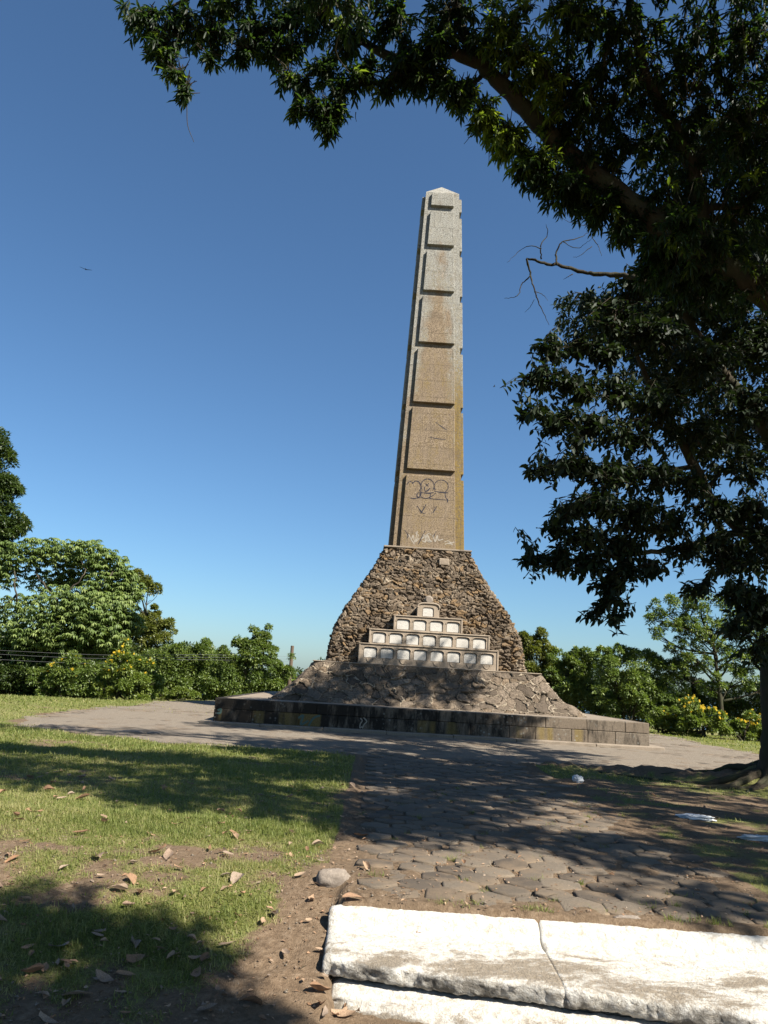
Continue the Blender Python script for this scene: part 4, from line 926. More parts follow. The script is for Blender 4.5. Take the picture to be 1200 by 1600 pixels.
for k, (an_, ln_) in enumerate([(185, 2.6), (165, 3.4), (205, 1.7), (230, 1.2), (150, 1.8), (120, 1.0), (255, 1.0), (176, 1.6)]):
    pts = []; a0 = R(an_)
    for i in range(7):
        f_ = i/6; x = bx_+math.cos(a0+.25*math.sin(3*f_+k))*(.25+ln_*f_); y = by_+math.sin(a0+.25*math.sin(3*f_+k))*(.25+ln_*f_); pts.append((x, y, float(gz(x, y))+.01*(1-f_)+.02*math.sin(9*f_+k)-.02*f_))
    m_ = MB(); m_.tube(spline(pts, 4), np.linspace(.085, .012, 25), 8, rough=.3); m_.build('root', M['bark'], B.o, smooth=True, offset=B.base)

# ---- tree behind the viewer whose crown shades the near lawn
C = Tree('shade_tree', (2.6, -4.5, float(gz(2.6, -4.5))), 'spreading tree behind the viewer whose crown shades the near lawn', 'tree', M['bark'])
C.limb([C.base+(0, 0, -.3), C.base+(.1, .2, 2), (2.8, -3.0, 4.6), (3.0, -1.2, 6.4), (2.6, .4, 7.0)], [.4, .3, .24, .15, .05], 'trunk', 12)
bw = [((1.9, .75, 6.9), .8, 60), ((3.0, .95, 7.0), .75, 60), ((3.9, .75, 6.9), .6, 40), ((1.0, .2, 7.0), .8, 50), ((2.4, -.4, 7.1), .9, 70), ((3.7, -.5, 7.1), .8, 56), ((4.6, -.2, 6.9), .45, 26), ((4.6, -.55, 6.8), .6, 56), ((4.7, -1.3, 6.9), .75, 70), ((4.72, .0, 6.9), .42, 40), ((3.9, .1, 6.8), .6, 44), ((3.0, .1, 6.9), .7, 40), ((1.4, .1, 6.9), .7, 30), ((1.2, -1.2, 7.2), 1.1, 60), ((3.0, -1.8, 7.4), 1.2, 70), ((2.8, -3.6, 7.6), 1.6, 80), ((.6, -3, 7.2), 1.2, 50), ((5.0, -3.4, 7.2), 1.3, 50)]
tips = []; cen = []
bw = [((c[0]+.4, c[1]+.15, c[2]), r_, n_*2) for c, r_, n_ in bw]
for c, r_, n_ in bw:
    c = np.array(c); C.connect(c, .03)
    for q in inblob(c, r_*.8, 6): C.connect(q, .014)
    tips.append(inblob(c, r_, n_)); cen.append(np.repeat([c], n_, 0))
C.finish_branches()
C.sprays('crown', np.vstack(tips), np.vstack(cen), 15, .16, .06, T_BIG, M['leafA'], droop=.45, tw=.01, Lt=.4)

# ------------------------------------------------------------------ background trees and shrubs
def puff_leaves(c, r, n, L, sub=None, squash=.85, nsub=None):
    """leaves on the skins of many small clumps spread over an ellipsoid"""
    c = np.asarray(c, float); ns = nsub or max(5, int(16*(r/1.0)**1.3)); sc = nrmz(rng.normal(size=(ns, 3)))*(.35+.65*rng.random((ns, 1))**.5)*r; sc[:, 2] *= squash
    sr = rng.uniform(.22, .42, ns)*max(r, .5); wt = sr**2; wt /= wt.sum(); pick = rng.choice(ns, n, p=wt)
    v = nrmz(rng.normal(size=(n, 3))); v[:, 2] = np.where(v[:, 2] < -.4, -v[:, 2], v[:, 2])
    O = c+sc[pick]+v*(sr[pick]*(.55+.55*rng.random(n)))[:, None]
    d = nrmz(v+rng.normal(0, .5, (n, 3))+np.array([0, 0, -.25])); up = nrmz(v*.6+np.array([0, 0, .9])+rng.normal(0, .35, (n, 3)))
    tn = np.clip(rng.beta(2, 2.6, n)*.7+.3*rng.random(ns)[pick], 0, 1)
    return O, d, up, np.full(n, L)*rng.uniform(.6, 1.3, n), tn
def shrub(name, label, cat, px, D, blobs, mat, L=.2, W=.45, dens=900, stems=5, group=None, bark='bark', flowers=0, fz=None, tall=False):
    if px < 500 and D < 55:
        kq = 1.2; D = D*kq; blobs = [(q[0], q[1], q[2]*kq)+tuple(q[3:]) for q in blobs]; L = L*1.1
    b = P(px, 1080, D); base = np.array([b[0], b[1], float(gz(b[0], b[1]))])
    o = tag(empty(name, base), label, cat, group); st = MB(); Os = []
    big = []
    for q in blobs:
        a, b_, r_ = q[:3]; D2 = D + (q[3] if len(q) > 3 else 0); c = P(a, b_, D2); big.append((c, r_))
        n = int(2.1*dens*r_**1.7*(q[4] if len(q) > 4 else 1)); Os.append(puff_leaves(c, r_, n, L*.82))
    o_ = [np.concatenate([q[i] for q in Os]) for i in range(5)]
    leafmesh('foliage', o_[0], o_[1], o_[2], o_[3], o_[3]*W, T_SM, mat, o, o_[4], base)
    if tall:
        cc = np.mean([c for c, _ in big], 0); t0 = base+np.array([0, 0, -.2]); tp = cc+np.array([0, 0, .1]); tp[:2] = base[:2]*.4+cc[:2]*.6
        ax = spline([t0, t0*.6+tp*.4+rng.normal(0, .12, 3), tp], 8); st.tube(ax, np.linspace(.17, .06, len(ax)), 8); dark_c = ax[5:]
        for c, r_ in big:
            a_ = dark_c[np.argmin(np.linalg.norm(dark_c+np.array([0, 0, 1.2])-c, axis=1))]; m1 = a_*.5+c*.5+rng.normal(0, .15, 3)
            st.tube(spline([a_, m1, c], 5), np.linspace(.07, .015, 11), 6)
            for k in range(5):
                e = c+rng.normal(0, .45, 3)*r_; st.tube(spline([m1, (m1+e)/2+rng.normal(0, .1, 3), e], 3), np.linspace(.03, .006, 7), 4)
    for c, r_ in ([] if tall else big if len(big) < 9 else [big[i] for i in rng.choice(len(big), 8, replace=False)]):
        s0 = base+np.array([rng.normal(0, .25 if not tall else .05), rng.normal(0, .25 if not tall else .05), -.1]); mid = s0*.5+c*.5; mid[:2] = s0[:2]*.65+c[:2]*.35
        st.tube(spline([s0, mid, c], 4), np.linspace(.11 if tall else .05, .015, 9), 6)
        for k in range(4 if r_ > .5 else 1):
            e = c+rng.normal(0, .5, 3)*r_; st.tube(spline([mid, (mid+e)/2+rng.normal(0, .1, 3), e], 3), np.linspace(.035, .008, 7), 4)
    st.build('stem' if not tall else 'trunk', M[bark], o, smooth=True, offset=base)
    if flowers:
        idx = np.argsort(-(o_[0][:, 2] - .35*np.abs(o_[0][:, 1]-base[1]) - .55*(o_[0][:, 1]-base[1])))
        idx = idx[:int(len(idx)*.33)]; pick = rng.choice(idx, flowers, replace=False)
        for k, i in enumerate(pick):
            fo = bpy.data.objects.new('flower', FLOWER); COL.objects.link(fo); fo.parent = o
            q = o_[0][i]-base+np.array([rng.normal(0, .05), -.16, .12]); fo.location = q; fo.rotation_euler = (R(rng.uniform(20, 90)), 0, R(rng.uniform(-60, 60))); fo.scale = [rng.uniform(.5, .95)]*3
    return o
def make_flower():
    m_ = MB(); n = 10
    for k in range(n):
        a = 2*math.pi*k/n; c_, s_ = math.cos(a), math.sin(a); px_, py_ = -s_, c_
        m_.add([(c_*.012, s_*.012, 0), (c_*.05+px_*.018, s_*.05+py_*.018, .012), (c_*.088, s_*.088, .0), (c_*.05-px_*.018, s_*.05-py_*.018, .012)], [(0, 3, 2, 1)])
    m_.tube([(0, 0, -.01), (0, 0, .012), (0, 0, .02)], [.018, .022, .008], 8)
    o = m_.build('flower', M['yellow']); me = o.data; bpy.data.objects.remove(o); return me
FLOWER = make_flower()

# left side
shrub('tall_tree', 'tall dark evergreen tree cut by the left edge of the frame', 'tree', -55, 42, [(0, 715, .9), (-25, 700, 1.5), (5, 765, 1.0), (-20, 790, 1.6), (15, 815, .9), (0, 835, .9), (-30, 850, 1.4), (-70, 760, 2.4), (-80, 880, 2.5), (-110, 980, 2.4), (25, 830, .5)], M['leaf_dark'], L=.24, dens=1500, tall=True)
shrub('olive_tree', 'rounded olive-green tree between the umbrella tree and the sky', 'tree', 225, 48, [(232, 920, .75), (215, 905, .6), (200, 930, .8), (245, 955, .4), (255, 985, .75), (235, 975, .9), (210, 985, 1.1), (180, 990, 1.2), (245, 1010, .9), (215, 1030, 1.2)], M['leaf_olive'], L=.2, dens=1900, tall=True)
# palmate umbrella tree
M['bark_mid'] = m_bark('brown_bark', (.05, .04, .03), (.12, .10, .08), (.07, .065, .045), 12)
U = Tree('umbrella_tree', (*P(32, 1080, 43)[:2], float(gz(*P(32, 1080, 43)[:2]))), 'spreading umbrella-shaped tree with palmate leaves and crooked boughs at left', 'tree', M['bark_mid'])
U.limb([U.base+(0, 0, -.2), P(60, 1060, 43), P(75, 1020, 43), P(95, 960, 43)], [.26, .2, .15, .1], 'trunk', 10)
for pts in ([(75, 1020), (35, 990), (25, 930), (20, 890), (5, 860)], [(75, 1020), (70, 990), (90, 940), (130, 900), (125, 870)], [(95, 960), (140, 940), (170, 900), (190, 885)], [(95, 960), (130, 985), (170, 980), (205, 985)], [(60, 1040), (100, 1010), (150, 1000), (180, 1010)], [(25, 930), (0, 950), (-20, 930)], [(90, 940), (60, 900), (50, 870)], [(70, 1020), (20, 1010), (-20, 990)]):
    U.limb([P(a, b_, 43+rng.normal(0, 1)) for a, b_ in pts], [.07, .055, .04, .02], own=False, n=6, wob=.04)
tips = []; 
for a, b_, r_, n_, dz in [(15, 870, .9, 40, 0), (60, 862, .8, 38, 0), (100, 862, .8, 40, 0), (140, 865, .8, 42, 0), (170, 878, .7, 36, 0), (195, 895, .5, 22, 0), (120, 900, .9, 50, 1), (70, 905, .8, 24, 1), (165, 915, .8, 46, 0), (200, 920, .6, 26, 0), (30, 950, .8, 24, 0), (90, 945, 1.0, 60, -1), (140, 950, 1.1, 80, -1), (185, 950, .8, 54, -.5), (60, 985, 1.0, 60, -1), (110, 985, 1.1, 80, -1), (160, 985, 1.0, 74, -1),
                      (200, 975, .6, 34, 0), (20, 1000, .9, 56, 0), (60, 1020, .9, 56, -.5), (110, 1015, .9, 56, -.5), (160, 1010, .7, 36, 0), (0, 900, .7, 20, 0), (-30, 880, 1.2, 50, 0), (-40, 980, 1.4, 60, 0), (10, 1035, .7, 30, 0)]:
    c = P(a, b_, 43+dz*1.4); U.connect(c, .02)
    for q in inblob(c, r_*.8, 3): U.connect(q, .012)
    tips.append(inblob(c, r_*1.55, int(n_*4.2), .75))
U.finish_branches(); tips = np.vstack(tips); n = len(tips); k = 8
an_ = np.arange(k)/k*6.28+rng.uniform(0, 6.28, (n, 1)); tlt = rng.normal(0, .25, (n, 2))
ld = np.stack([np.cos(an_), np.sin(an_), -.55-.3*rng.random((n, k))+tlt[:, :1]*np.cos(an_)+tlt[:, 1:]*np.sin(an_)], -1)
leafmesh('crown', np.repeat(tips, k, 0), ld.reshape(-1, 3), np.tile([0, 0, 1.], (n*k, 1))+rng.normal(0, .1, (n*k, 3)), np.full(n*k, .31)*rng.uniform(.8, 1.15, n*k), np.full(n*k, .095), T_SM, M['leaf_pale'], U.o, np.clip(np.repeat(rng.beta(2, 2.4, n), k)+rng.normal(0, .08, n*k), 0, 1), U.base)
shrub('shrub', 'dark tangled shrub under the umbrella tree at the left edge', 'shrub', 15, 35, [(50, 1068, .6), (75, 1072, .6), (30, 1060, .7), (-40, 1040, 1.7), (5, 1050, 1.2), (40, 1055, 1.0), (20, 1078, .8), (70, 1070, .8), (-20, 1080, 1.1), (55, 1040, .9)], M['leaf_dark'], L=.18, dens=1500)
shrub('flowering_shrub', 'low dark-green shrub dotted with yellow flowers under the umbrella tree', 'shrub', 110, 34, [(80, 1055, .7), (110, 1050, .8), (140, 1055, .8), (95, 1075, .7), (130, 1078, .7), (75, 1080, .6), (60, 1062, .5), (150, 1075, .6)], M['leaf_mid'], L=.16, dens=1700, flowers=26)
shrub('flowering_shrub', 'bright green shrub covered in yellow flowers left of the monument', 'shrub', 200, 33.3, [(200, 1025, .45), (190, 1045, .65), (215, 1045, .6), (235, 1055, .55), (180, 1068, .6), (210, 1070, .75), (240, 1075, .5), (165, 1080, .5), (225, 1085, .5), (195, 1008, .2)], M['leaf_lime'], L=.16, dens=1800, flowers=75)
shrub('shrub', 'dark green rounded shrub behind the yellow-flowered one', 'shrub', 285, 44, [(255, 1050, 1.3), (285, 1020, .7), (270, 1035, .9), (300, 1035, 1.0), (320, 1018, .7), (330, 1040, 1.0), (290, 1065, 1.2), (325, 1068, 1.1), (340, 1050, 1.0), (265, 1075, 1.0), (235, 1040, .8)], M['leaf_mid'], L=.19, dens=1600)
shrub('shrub', 'large loose-leaved shrub with upright shoots left of the plinth', 'shrub', 395, 40, [(405, 992, .32), (415, 1000, .4), (390, 1005, .5), (375, 1018, .55), (420, 1020, .55), (400, 1025, .8), (360, 1035, .8), (345, 1022, .4), (435, 1040, .5), (415, 1050, .8), (380, 1055, 1.0), (345, 1065, .9), (440, 1060, .6), (450, 1045, .25), (330, 1085, .6), (360, 1082, .8), (400, 1080, .8), (430, 1075, .6), (418, 982, .15), (455, 1028, .12), (395, 985, .15), (372, 1003, .2)], M['leaf_mid'], L=.17, dens=1800)
shrub('low_shrub', 'low pale green shrub at the lawn edge left of the plinth', 'shrub', 270, 38.5, [(250, 1085, .35), (270, 1084, .35), (290, 1086, .35), (235, 1088, .3), (305, 1088, .25)], M['leaf_lime'], L=.12, dens=3500)
# right side
shrub('shrub', 'bright green shrub rising just right of the rubble base', 'shrub', 835, 44, [(830, 1000, .55), (845, 995, .45), (815, 1010, .7), (850, 1020, .6), (835, 1035, 1.0), (820, 1060, 1.2), (855, 1055, .9), (860, 1085, 1.0), (825, 1090, 1.2), (800, 1030, .9)], M['leaf_olive'], L=.19, dens=1800)
shrub('shrub', 'dense mid-green shrub second to the right of the rubble base', 'shrub', 890, 43, [(875, 1030, .7), (895, 1022, .5), (905, 1035, .8), (885, 1055, 1.0), (915, 1065, 1.0), (870, 1080, 1.0), (905, 1095, 1.1), (940, 1105, .9), (925, 1040, .7)], M['leaf_mid'], L=.18, dens=1700)
shrub('shrub', 'wide rounded green shrub with dark hollows behind the right end of the plinth', 'shrub', 985, 41, [(945, 1022, .5), (970, 1025, .65), (1000, 1030, .7), (1020, 1035, .7), (950, 1045, .9), (985, 1055, 1.0), (1020, 1062, 1.0), (1050, 1048, .7), (960, 1080, 1.1), (1000, 1090, 1.0), (1040, 1085, 1.0), (965, 1108, .8), (1010, 1112, .7), (1045, 1105, .6)], M['leaf_mid'], L=.18, dens=1600)
shrub('slender_tree', 'tall loose-crowned tree with dark forked trunk at the right behind the yellow flowers', 'tree', 1125, 40, [(1015, 965, .35), (1030, 955, .55), (1060, 945, .7), (1095, 940, .8), (1050, 975, .6), (1025, 990, .4), (1080, 975, .8), (1120, 965, .9), (1070, 1000, .5), (1055, 1020, .5), (1110, 1005, .9), (1150, 985, 1.0), (1090, 1035, .8), (1060, 1045, .5), (1140, 1030, .9), (1180, 1010, 1.0), (1190, 960, 1.1), (1170, 1060, .8), (1110, 1070, .7), (1230, 1000, 1.5), (1230, 1060, 1.2)], M['leaf_mid'], L=.18, dens=1050, tall=True)
shrub('shrub', 'deep green thicket in shade between the tree and the flowers on the right', 'shrub', 1110, 42.5, [(1070, 1075, .8), (1100, 1085, .9), (1140, 1090, 1.0), (1180, 1095, 1.1), (1215, 1100, 1.2), (1080, 1100, .8), (1120, 1112, .8), (1165, 1118, .8), (1210, 1125, .9), (1055, 1105, .5)], M['leaf_dark'], L=.17, dens=1500)
shrub('flowering_shrub', 'low pale green shrub with few yellow flowers at the right corner of the plinth', 'shrub', 1035, 35.5, [(1020, 1118, .4), (1040, 1120, .42), (1058, 1122, .42), (1015, 1132, .3), (1035, 1134, .35), (1055, 1138, .35)], M['leaf_lime'], L=.13, dens=3600, flowers=7)
shrub('flowering_shrub', 'tallest yellow-flowered shrub on the right edge of the lawn', 'shrub', 1090, 34.5, [(1075, 1108, .32), (1088, 1105, .35), (1100, 1118, .4), (1078, 1125, .42), (1095, 1135, .45), (1070, 1138, .35), (1110, 1138, .35), (1085, 1148, .3)], M['leaf_lime'], L=.14, dens=3400, flowers=44)
shrub('flowering_shrub', 'long low shrub with many yellow flowers beside the trunk at the right edge', 'shrub', 1160, 33.5, [(1125, 1125, .26), (1132, 1135, .35), (1150, 1138, .35), (1165, 1135, .35), (1180, 1138, .36), (1195, 1142, .38), (1140, 1148, .32), (1170, 1152, .32), (1190, 1156, .32), (1170, 1120, .18), (1215, 1148, .5), (1182, 1125, .2)], M['leaf_lime'], L=.14, dens=3300, flowers=55)
# masses further down the slope
for lb, px_, D_, bl_ in (('dark tree crown behind the shrubs left of the monument', 330, 58, [(270, 1045, 2.0), (320, 1050, 1.8), (370, 1060, 1.7), (230, 1060, 2.2), (420, 1068, 1.4), (460, 1075, 1.4), (200, 1085, 1.8), (260, 1085, 1.8), (320, 1088, 1.8), (380, 1088, 1.8), (440, 1090, 1.6)]),
                         ('dark tree crown low behind the monument on the left', 560, 58, [(500, 1068, 1.8), (560, 1075, 2.0), (640, 1080, 2.0)]),
                         ('dark tree crown low behind the shrubs right of the monument', 960, 60, [(860, 1080, 2.2), (920, 1080, 2.0), (990, 1085, 2.2), (1050, 1098, 1.8), (780, 1080, 2.0), (870, 1108, 1.8), (940, 1110, 1.8), (1010, 1115, 1.8), (1080, 1120, 1.8), (1150, 1125, 1.8)]),
                         ('dark tree crown far left beyond the umbrella tree', 40, 56, [(-20, 1040, 2.4), (40, 1045, 2.4), (110, 1045, 2.2), (170, 1048, 2.2), (10, 1080, 1.8), (80, 1082, 1.8), (150, 1085, 1.8)])):
    shrub('slope_tree', lb, 'tree', px_, D_, bl_, M['leaf_dark'], L=.30, dens=700, tall=True, group='trees standing lower down the slope')

# ------------------------------------------------------------------ pole, lines, birds
pt = P(457, 1009, 52); m_ = MB(); zb = float(gz(pt[0], pt[1]))-.5; m_.tube([(pt[0], pt[1], zb), (pt[0], pt[1], pt[2])], [.14, .11], 10); 
po = empty('utility_pole', (pt[0], pt[1], zb)); m_.build('post', M['pole'], po, offset=(pt[0], pt[1], zb)); m_ = MB(); m_.box(-.35, .35, -.05, .05, pt[2]-zb-1.02, pt[2]-zb-.92, 0, .01); 
for xq in (-.28, 0, .28): m_.tube([(xq, 0, pt[2]-zb-.93), (xq, 0, pt[2]-zb-.83)], [.03, .02], 8)
tag(po, 'weathered wooden utility pole rising behind the shrub left of the monument', 'utility pole')
for (y0, y1, y2), lb in (((1026, 1023, 1020), 'topmost of the thin cables strung across the shrubs at left'), ((1030, 1027, 1026), 'middle one of the thin cables strung across the shrubs at left'), ((1034, 1031, 1034), 'lowest of the thin cables strung across the shrubs at left')):
    a = P(455, y0, 51.8); b_ = P(330, y1, 46); c = P(240, y1+.5, 41.5); d_ = P(120, y2+2, 40); e = P(-150, y2-12, 40)
    m_ = MB(); m_.tube(spline([a, b_, c, d_, e], 8), .006, 5); o = m_.build('power_line', M['wire'], smooth=True); tag(o, lb, 'cable', 'overhead cables at left')
def bird(loc, span, rz, bank, label, fold=1.0):
    """one continuous skin: body, head, fanned tail, two swept wings"""
    V = []; F = []; s = span/2
    ss = [(-1, .0, .0), (-.72, .06, .10), (-.35, .03, .05), (-.08, .0, .03), (.08, .0, .03), (.35, .03, .05), (.72, .06, .10), (1, .0, .0)]
    n = 0
    for (u, sw, _) in ss:
        c = .07+.13*(1-abs(u))**.5*1.0; z = .16*abs(u)**1.3*fold; y = -sw*abs(u)*2; th = .012+.03*(abs(u) < .1)
        for (dy, dz) in ((c, 0), (0, th), (-c*(1.0), 0), (0, -th)): V.append((u*s, (y+dy)*s*1.0, (z+dz)*s))
    for i in range(len(ss)-1):
        for k in range(4): F.append((4*i+k, 4*i+(k+1) % 4, 4*i+4+(k+1) % 4, 4*i+4+k))
    F += [(0, 1, 2, 3)[::-1], tuple(4*7+k for k in range(4))]
    m_ = MB(); m_.add([(x, y, z) for x, y, z in V], F)
    m_.tube([(0, .42*s, .02*s), (0, .33*s, .02*s), (0, .18*s, 0), (0, -.1*s, -.01*s), (0, -.3*s, 0), (0, -.5*s, 0)], [.015*s, .045*s, .085*s, .09*s, .05*s, .07*s], 8)
    o = m_.build('bird', M['bird'], smooth=True); o.location = loc; o.rotation_euler = (R(12), bank, rz); tag(o, label, 'bird'); return o
bird(P(134, 421, 75), 1.25, R(15), R(6), 'dark soaring bird with spread wings in the open sky at left')
bird(P(772, 604, 80), .55, R(60), R(-50), 'tiny dark bird in the sky between the obelisk and the oval-leaved tree', 2.0)

# ------------------------------------------------------------------ litter and small stones
def blobthing(name, loc, size, label, cat, mat, seed): 
    k_ = name == 'litter'; return rock(name, loc, size, label, cat, mat, seed, amp=.7 if k_ else .28, hi=.4 if k_ else .08)
blobthing('litter', onground(1085, 1279, .02), (.22, .14, .03), 'crumpled flat white litter lying in the shade among the roots', 'litter', M['litter'], 11)
blobthing('litter', onground(1190, 1313, .02), (.24, .09, .035), 'narrow white piece of litter at the right edge of the frame', 'litter', M['litter'], 15)
blobthing('litter', onground(903, 1223, .06), (.08, .07, .06), 'small pale round piece of litter at the shaded path edge', 'litter', M['litter'], 19)
blobthing('flat_stone', onground(885, 1230, .01), (.12, .07, .02), 'small flat pale stone beside the round litter', 'stone', M['rock'], 23)
for i, (a, b_, s_) in enumerate([(105, 1139, .26), (140, 1143, .3), (205, 1146, .3), (75, 1136, .2), (240, 1148, .16)]):
    rock('kerb_stone', onground(a, b_, .02), (s_, .16, .05), 'flat stone at the left rim of the apron, %s' % ['second from the left', 'the wide one at its middle', 'widest one nearest the monument', 'leftmost and small', 'smallest, rightmost'][i], 'stone', M['rock'], 30+i, group='flat stones rimming the apron')
blobthing('wood_scrap', (1.98, 6.19, -.025), (.10, .03, .022), 'short pale stick lying behind the white step', 'stick', M['rock'], 51)

# ------------------------------------------------------------------ fallen leaves
def dry_mesh(k):
    n1, n2 = 9, 5; V = []; curl = rng.uniform(-.8, 1.5); fold = rng.uniform(-.2, 1.3); tw_ = rng.uniform(-1.6, 1.6); wd = rng.uniform(.13, .27)
    for i in range(n1):
        u = i/(n1-1); w = math.sin(math.pi*u**.8)**.8*wd*(1+.12*math.sin(9*u+k))+.004
        for j in range(n2):
            v = (j/(n2-1)-.5)*2; z = .10*curl*(u-.5)**2*4+fold*abs(v)*w*.8+.05*tw_*v*(u-.5)*2 + rng.normal(0, .006)
            V.append((u-.5, v*w+.06*math.sin(u*3+k)*.6, z*1.0+.02))
    F = [(i*n2+j, i*n2+j+1, (i+1)*n2+j+1, (i+1)*n2+j) for i in range(n1-1) for j in range(n2-1)]
    m_ = MB(); m_.add(V, F, k*.17); m_.tube([(-.5, 0, .02), (-.62, .02, .03)], .008, 4); o = m_.build('fallen_leaf', M['dry'], smooth=True); me = o.data; bpy.data.objects.remove(o); return me
DRY = [dry_mesh(k) for k in range(14)]
def leaf_density(x, y): 
    return .16+.84*S((6.4-y)/1.6)+.35*np.exp(-((x+1.0)/.8)**2)*(y < 8.5)
spots = [onground(*q) for q in ((40, 1318), (125, 1305), (238, 1308), (160, 1372), (185, 1395), (205, 1378), (350, 1342), (280, 1360), (220, 1400), (345, 1270), (345, 1100+190), (200, 1420), (270, 1498), (320, 1505), (308, 1528), (195, 1530), (150, 1535), (165, 1535), (65, 1562), (120, 1560), (100, 1575), (210, 1505), (520, 1535), (535, 1540), (505, 1530), (420, 1425), (430, 1430), (410, 1445), (385, 1580), (195, 1590), (530, 1590), (540, 1592), (655, 1480))]
pts_ = []
while len(pts_) < 252:
    x, y = rng.uniform(-4.6, .1), rng.uniform(4.3, 12); 
    if abs(x) > .56*y+.1 or rng.random() > leaf_density(x, y): continue
    pts_.append((x, y, float(gz(x, y))))
for x, y in ((.35, 5.1), (.5, 4.95), (.1, 5.0), (2.8, 6.9), (2.2, 7.3), (1.4, 6.6), (.9, 7.4), (.6, 8.3), (2.7, 8.8), (4.2, 8.4), (4.4, 9.4), (3.9, 10.2), (5.0, 12), (4.6, 13)): pts_.append((x, y, 0.012 if (y > 6.2 and 0 < x < 3.3) else float(gz(x, y))))
for i, p in enumerate(spots+pts_):
    o = bpy.data.objects.new('fallen_leaf', DRY[i % 14]); COL.objects.link(o)
    s_ = (.05+.11*rng.random()**1.6)*(1.25 if i < len(spots) else 1.05)
    zz = p[2]+.022
    if i == len(spots)-1: zz = -.172
    o.location = (p[0], p[1], zz); o.scale = (s_, s_*rng.uniform(.8, 1.2), s_); o.rotation_euler = (rng.normal(0, .22), rng.normal(0, .22), rng.uniform(0, 6.28))
    tag(o, 'curled dry brown leaf fallen on the ground', 'fallen leaf', 'fallen leaves scattered over lawn and paving')
# finer litter
n = 16000; x = rng.uniform(-9, 7, n); y = 4.2+15.8*rng.random(n)**1.7; keep = (np.abs(x) < .6*y+.3) & (rng.random(n) < np.where(y < 8, 1, .45)) & ~((x > -.25) & (y < 6.15)); x, y = x[keep], y[keep]; n = len(x)
onp = (x > -.05) & (x < 3.35) & (y < 17.5); z = np.where(onp, .006, gz(x, y)+.012); th = rng.uniform(0, 6.28, n)
leafmesh('leaf_litter', np.stack([x, y, z], 1), np.stack([np.cos(th), np.sin(th), rng.normal(0, .2, n)], 1), nrmz(np.array([0, 0, 1.])+rng.normal(0, .35, (n, 3))), rng.uniform(.015, .05, n), rng.uniform(.008, .022, n), T_SM, M['dry'], None, rng.random(n), np.zeros(3))
nt_ = 900; tx_ = rng.uniform(-4.5, 6, nt_); ty_ = rng.uniform(4.3, 13, nt_); kp = (np.abs(tx_) < .6*ty_) & ~((tx_ > -.25) & (ty_ < 6.3)); tx_, ty_ = tx_[kp], ty_[kp]; nt_ = len(tx_)
tz_ = np.where((tx_ > -.05) & (tx_ < 3.35), .01, gz(tx_, ty_)+.015); ta_ = rng.uniform(0, 6.28, nt_); tl_ = rng.uniform(.02, .11, nt_)
a_ = np.stack([tx_, ty_, tz_], 1); b_ = a_+np.stack([np.cos(ta_)*tl_, np.sin(ta_)*tl_, rng.normal(0, .008, nt_)], 1)
tag(twigs('twig_litter', a_, b_, np.full(nt_, .0022), M['bark'], None, np.zeros(3)), 'broken dry twigs strewn over the ground', 'twigs', kind='stuff')
nc = 5000; cx_ = rng.uniform(-4.5, 4.5, nc); cy_ = rng.uniform(4.2, 9.5, nc); kp = (rng.random(nc) > grassmask(cx_, cy_)*1.2) & ~((cx_ > -.25) & (cy_ < 6.3)) & (np.abs(cx_) < .6*cy_); cx_, cy_ = cx_[kp], cy_[kp]; nc = len(cx_)
Tc = np.array([(1, 0, 0), (0, 1, 0), (-1, 0, 0), (0, -1, 0), (0, 0, .8), (0, 0, -.5)]); Fc = np.array([(0, 1, 4), (1, 2, 4), (2, 3, 4), (3, 0, 4), (1, 0, 5), (2, 1, 5), (3, 2, 5), (0, 3, 5)])
sc_ = (.003+.012*rng.random(nc)**3)[:, None, None]; Vc = np.stack([cx_, cy_, np.where((cx_ > -.05) & (cx_ < 3.3) & (cy_ > 6.2), -.004, gz(cx_, cy_)+.004)], 1)[:, None]+Tc[None]*sc_*rng.uniform(.6, 1.4, (nc, 6, 3))
tag(mesh_np('crumbs_of_earth', Vc.reshape(-1, 3), (Fc[None]+(np.arange(nc)*6)[:, None, None]).reshape(-1, 3), M['apron']), 'small clods and pebbles on the bare earth', 'gravel', kind='stuff')
tag(bpy.data.objects['leaf_litter'], 'fine crumbs of dry leaf and bark strewn over the ground', 'leaf litter', kind='stuff')

# ------------------------------------------------------------------ grass
def blades(name, label, x, y, h, w, tintb):
    n = len(x); z = gz(x, y)-.004; th = rng.uniform(0, 6.28, n); ln = rng.uniform(.2, 1.7, n)
    d = np.stack([np.cos(th)*ln, np.sin(th)*ln, np.ones(n)], 1); d = nrmz(d); s = np.stack([-np.sin(th), np.cos(th), 0*th], 1)
    b0 = np.stack([x, y, z], 1); mid = b0+d*h[:, None]*.55; d2 = nrmz(d+np.array([0, 0, -.55])*ln[:, None]+.5*np.stack([np.cos(th), np.sin(th), 0*th], 1)*ln[:, None]); tip = mid+d2*h[:, None]*.55
    V = np.stack([b0-s*w[:, None], b0+s*w[:, None], mid+s*w[:, None]*.8, mid-s*w[:, None]*.8, tip], 1)
    F = np.array([(0, 1, 2), (0, 2, 3), (3, 2, 4)])
    F = (F[None]+(np.arange(n)*5)[:, None, None]).reshape(-1, 3)
    o = mesh_np(name, V.reshape(-1, 3), F, M['grass'], attrs={'tint': np.repeat(tintb, 5)}); return tag(o, label, 'grass', kind='stuff')
def scatter(n, x0, x1, y0, y1, thr=.0, clump=0.0):
    x = rng.uniform(x0, x1, n); y = rng.uniform(y0, y1, n); g = grassmask(x, y)
    keep = (rng.random(n) < np.clip(g*1.35-thr, 0, 1)) & (np.abs(x) < .62*y+.6) & ~((x > -.3) & (x < 3.5) & (y < 17.5)) & ~((x > -.3) & (y < 6.4))
    return x[keep], y[keep]
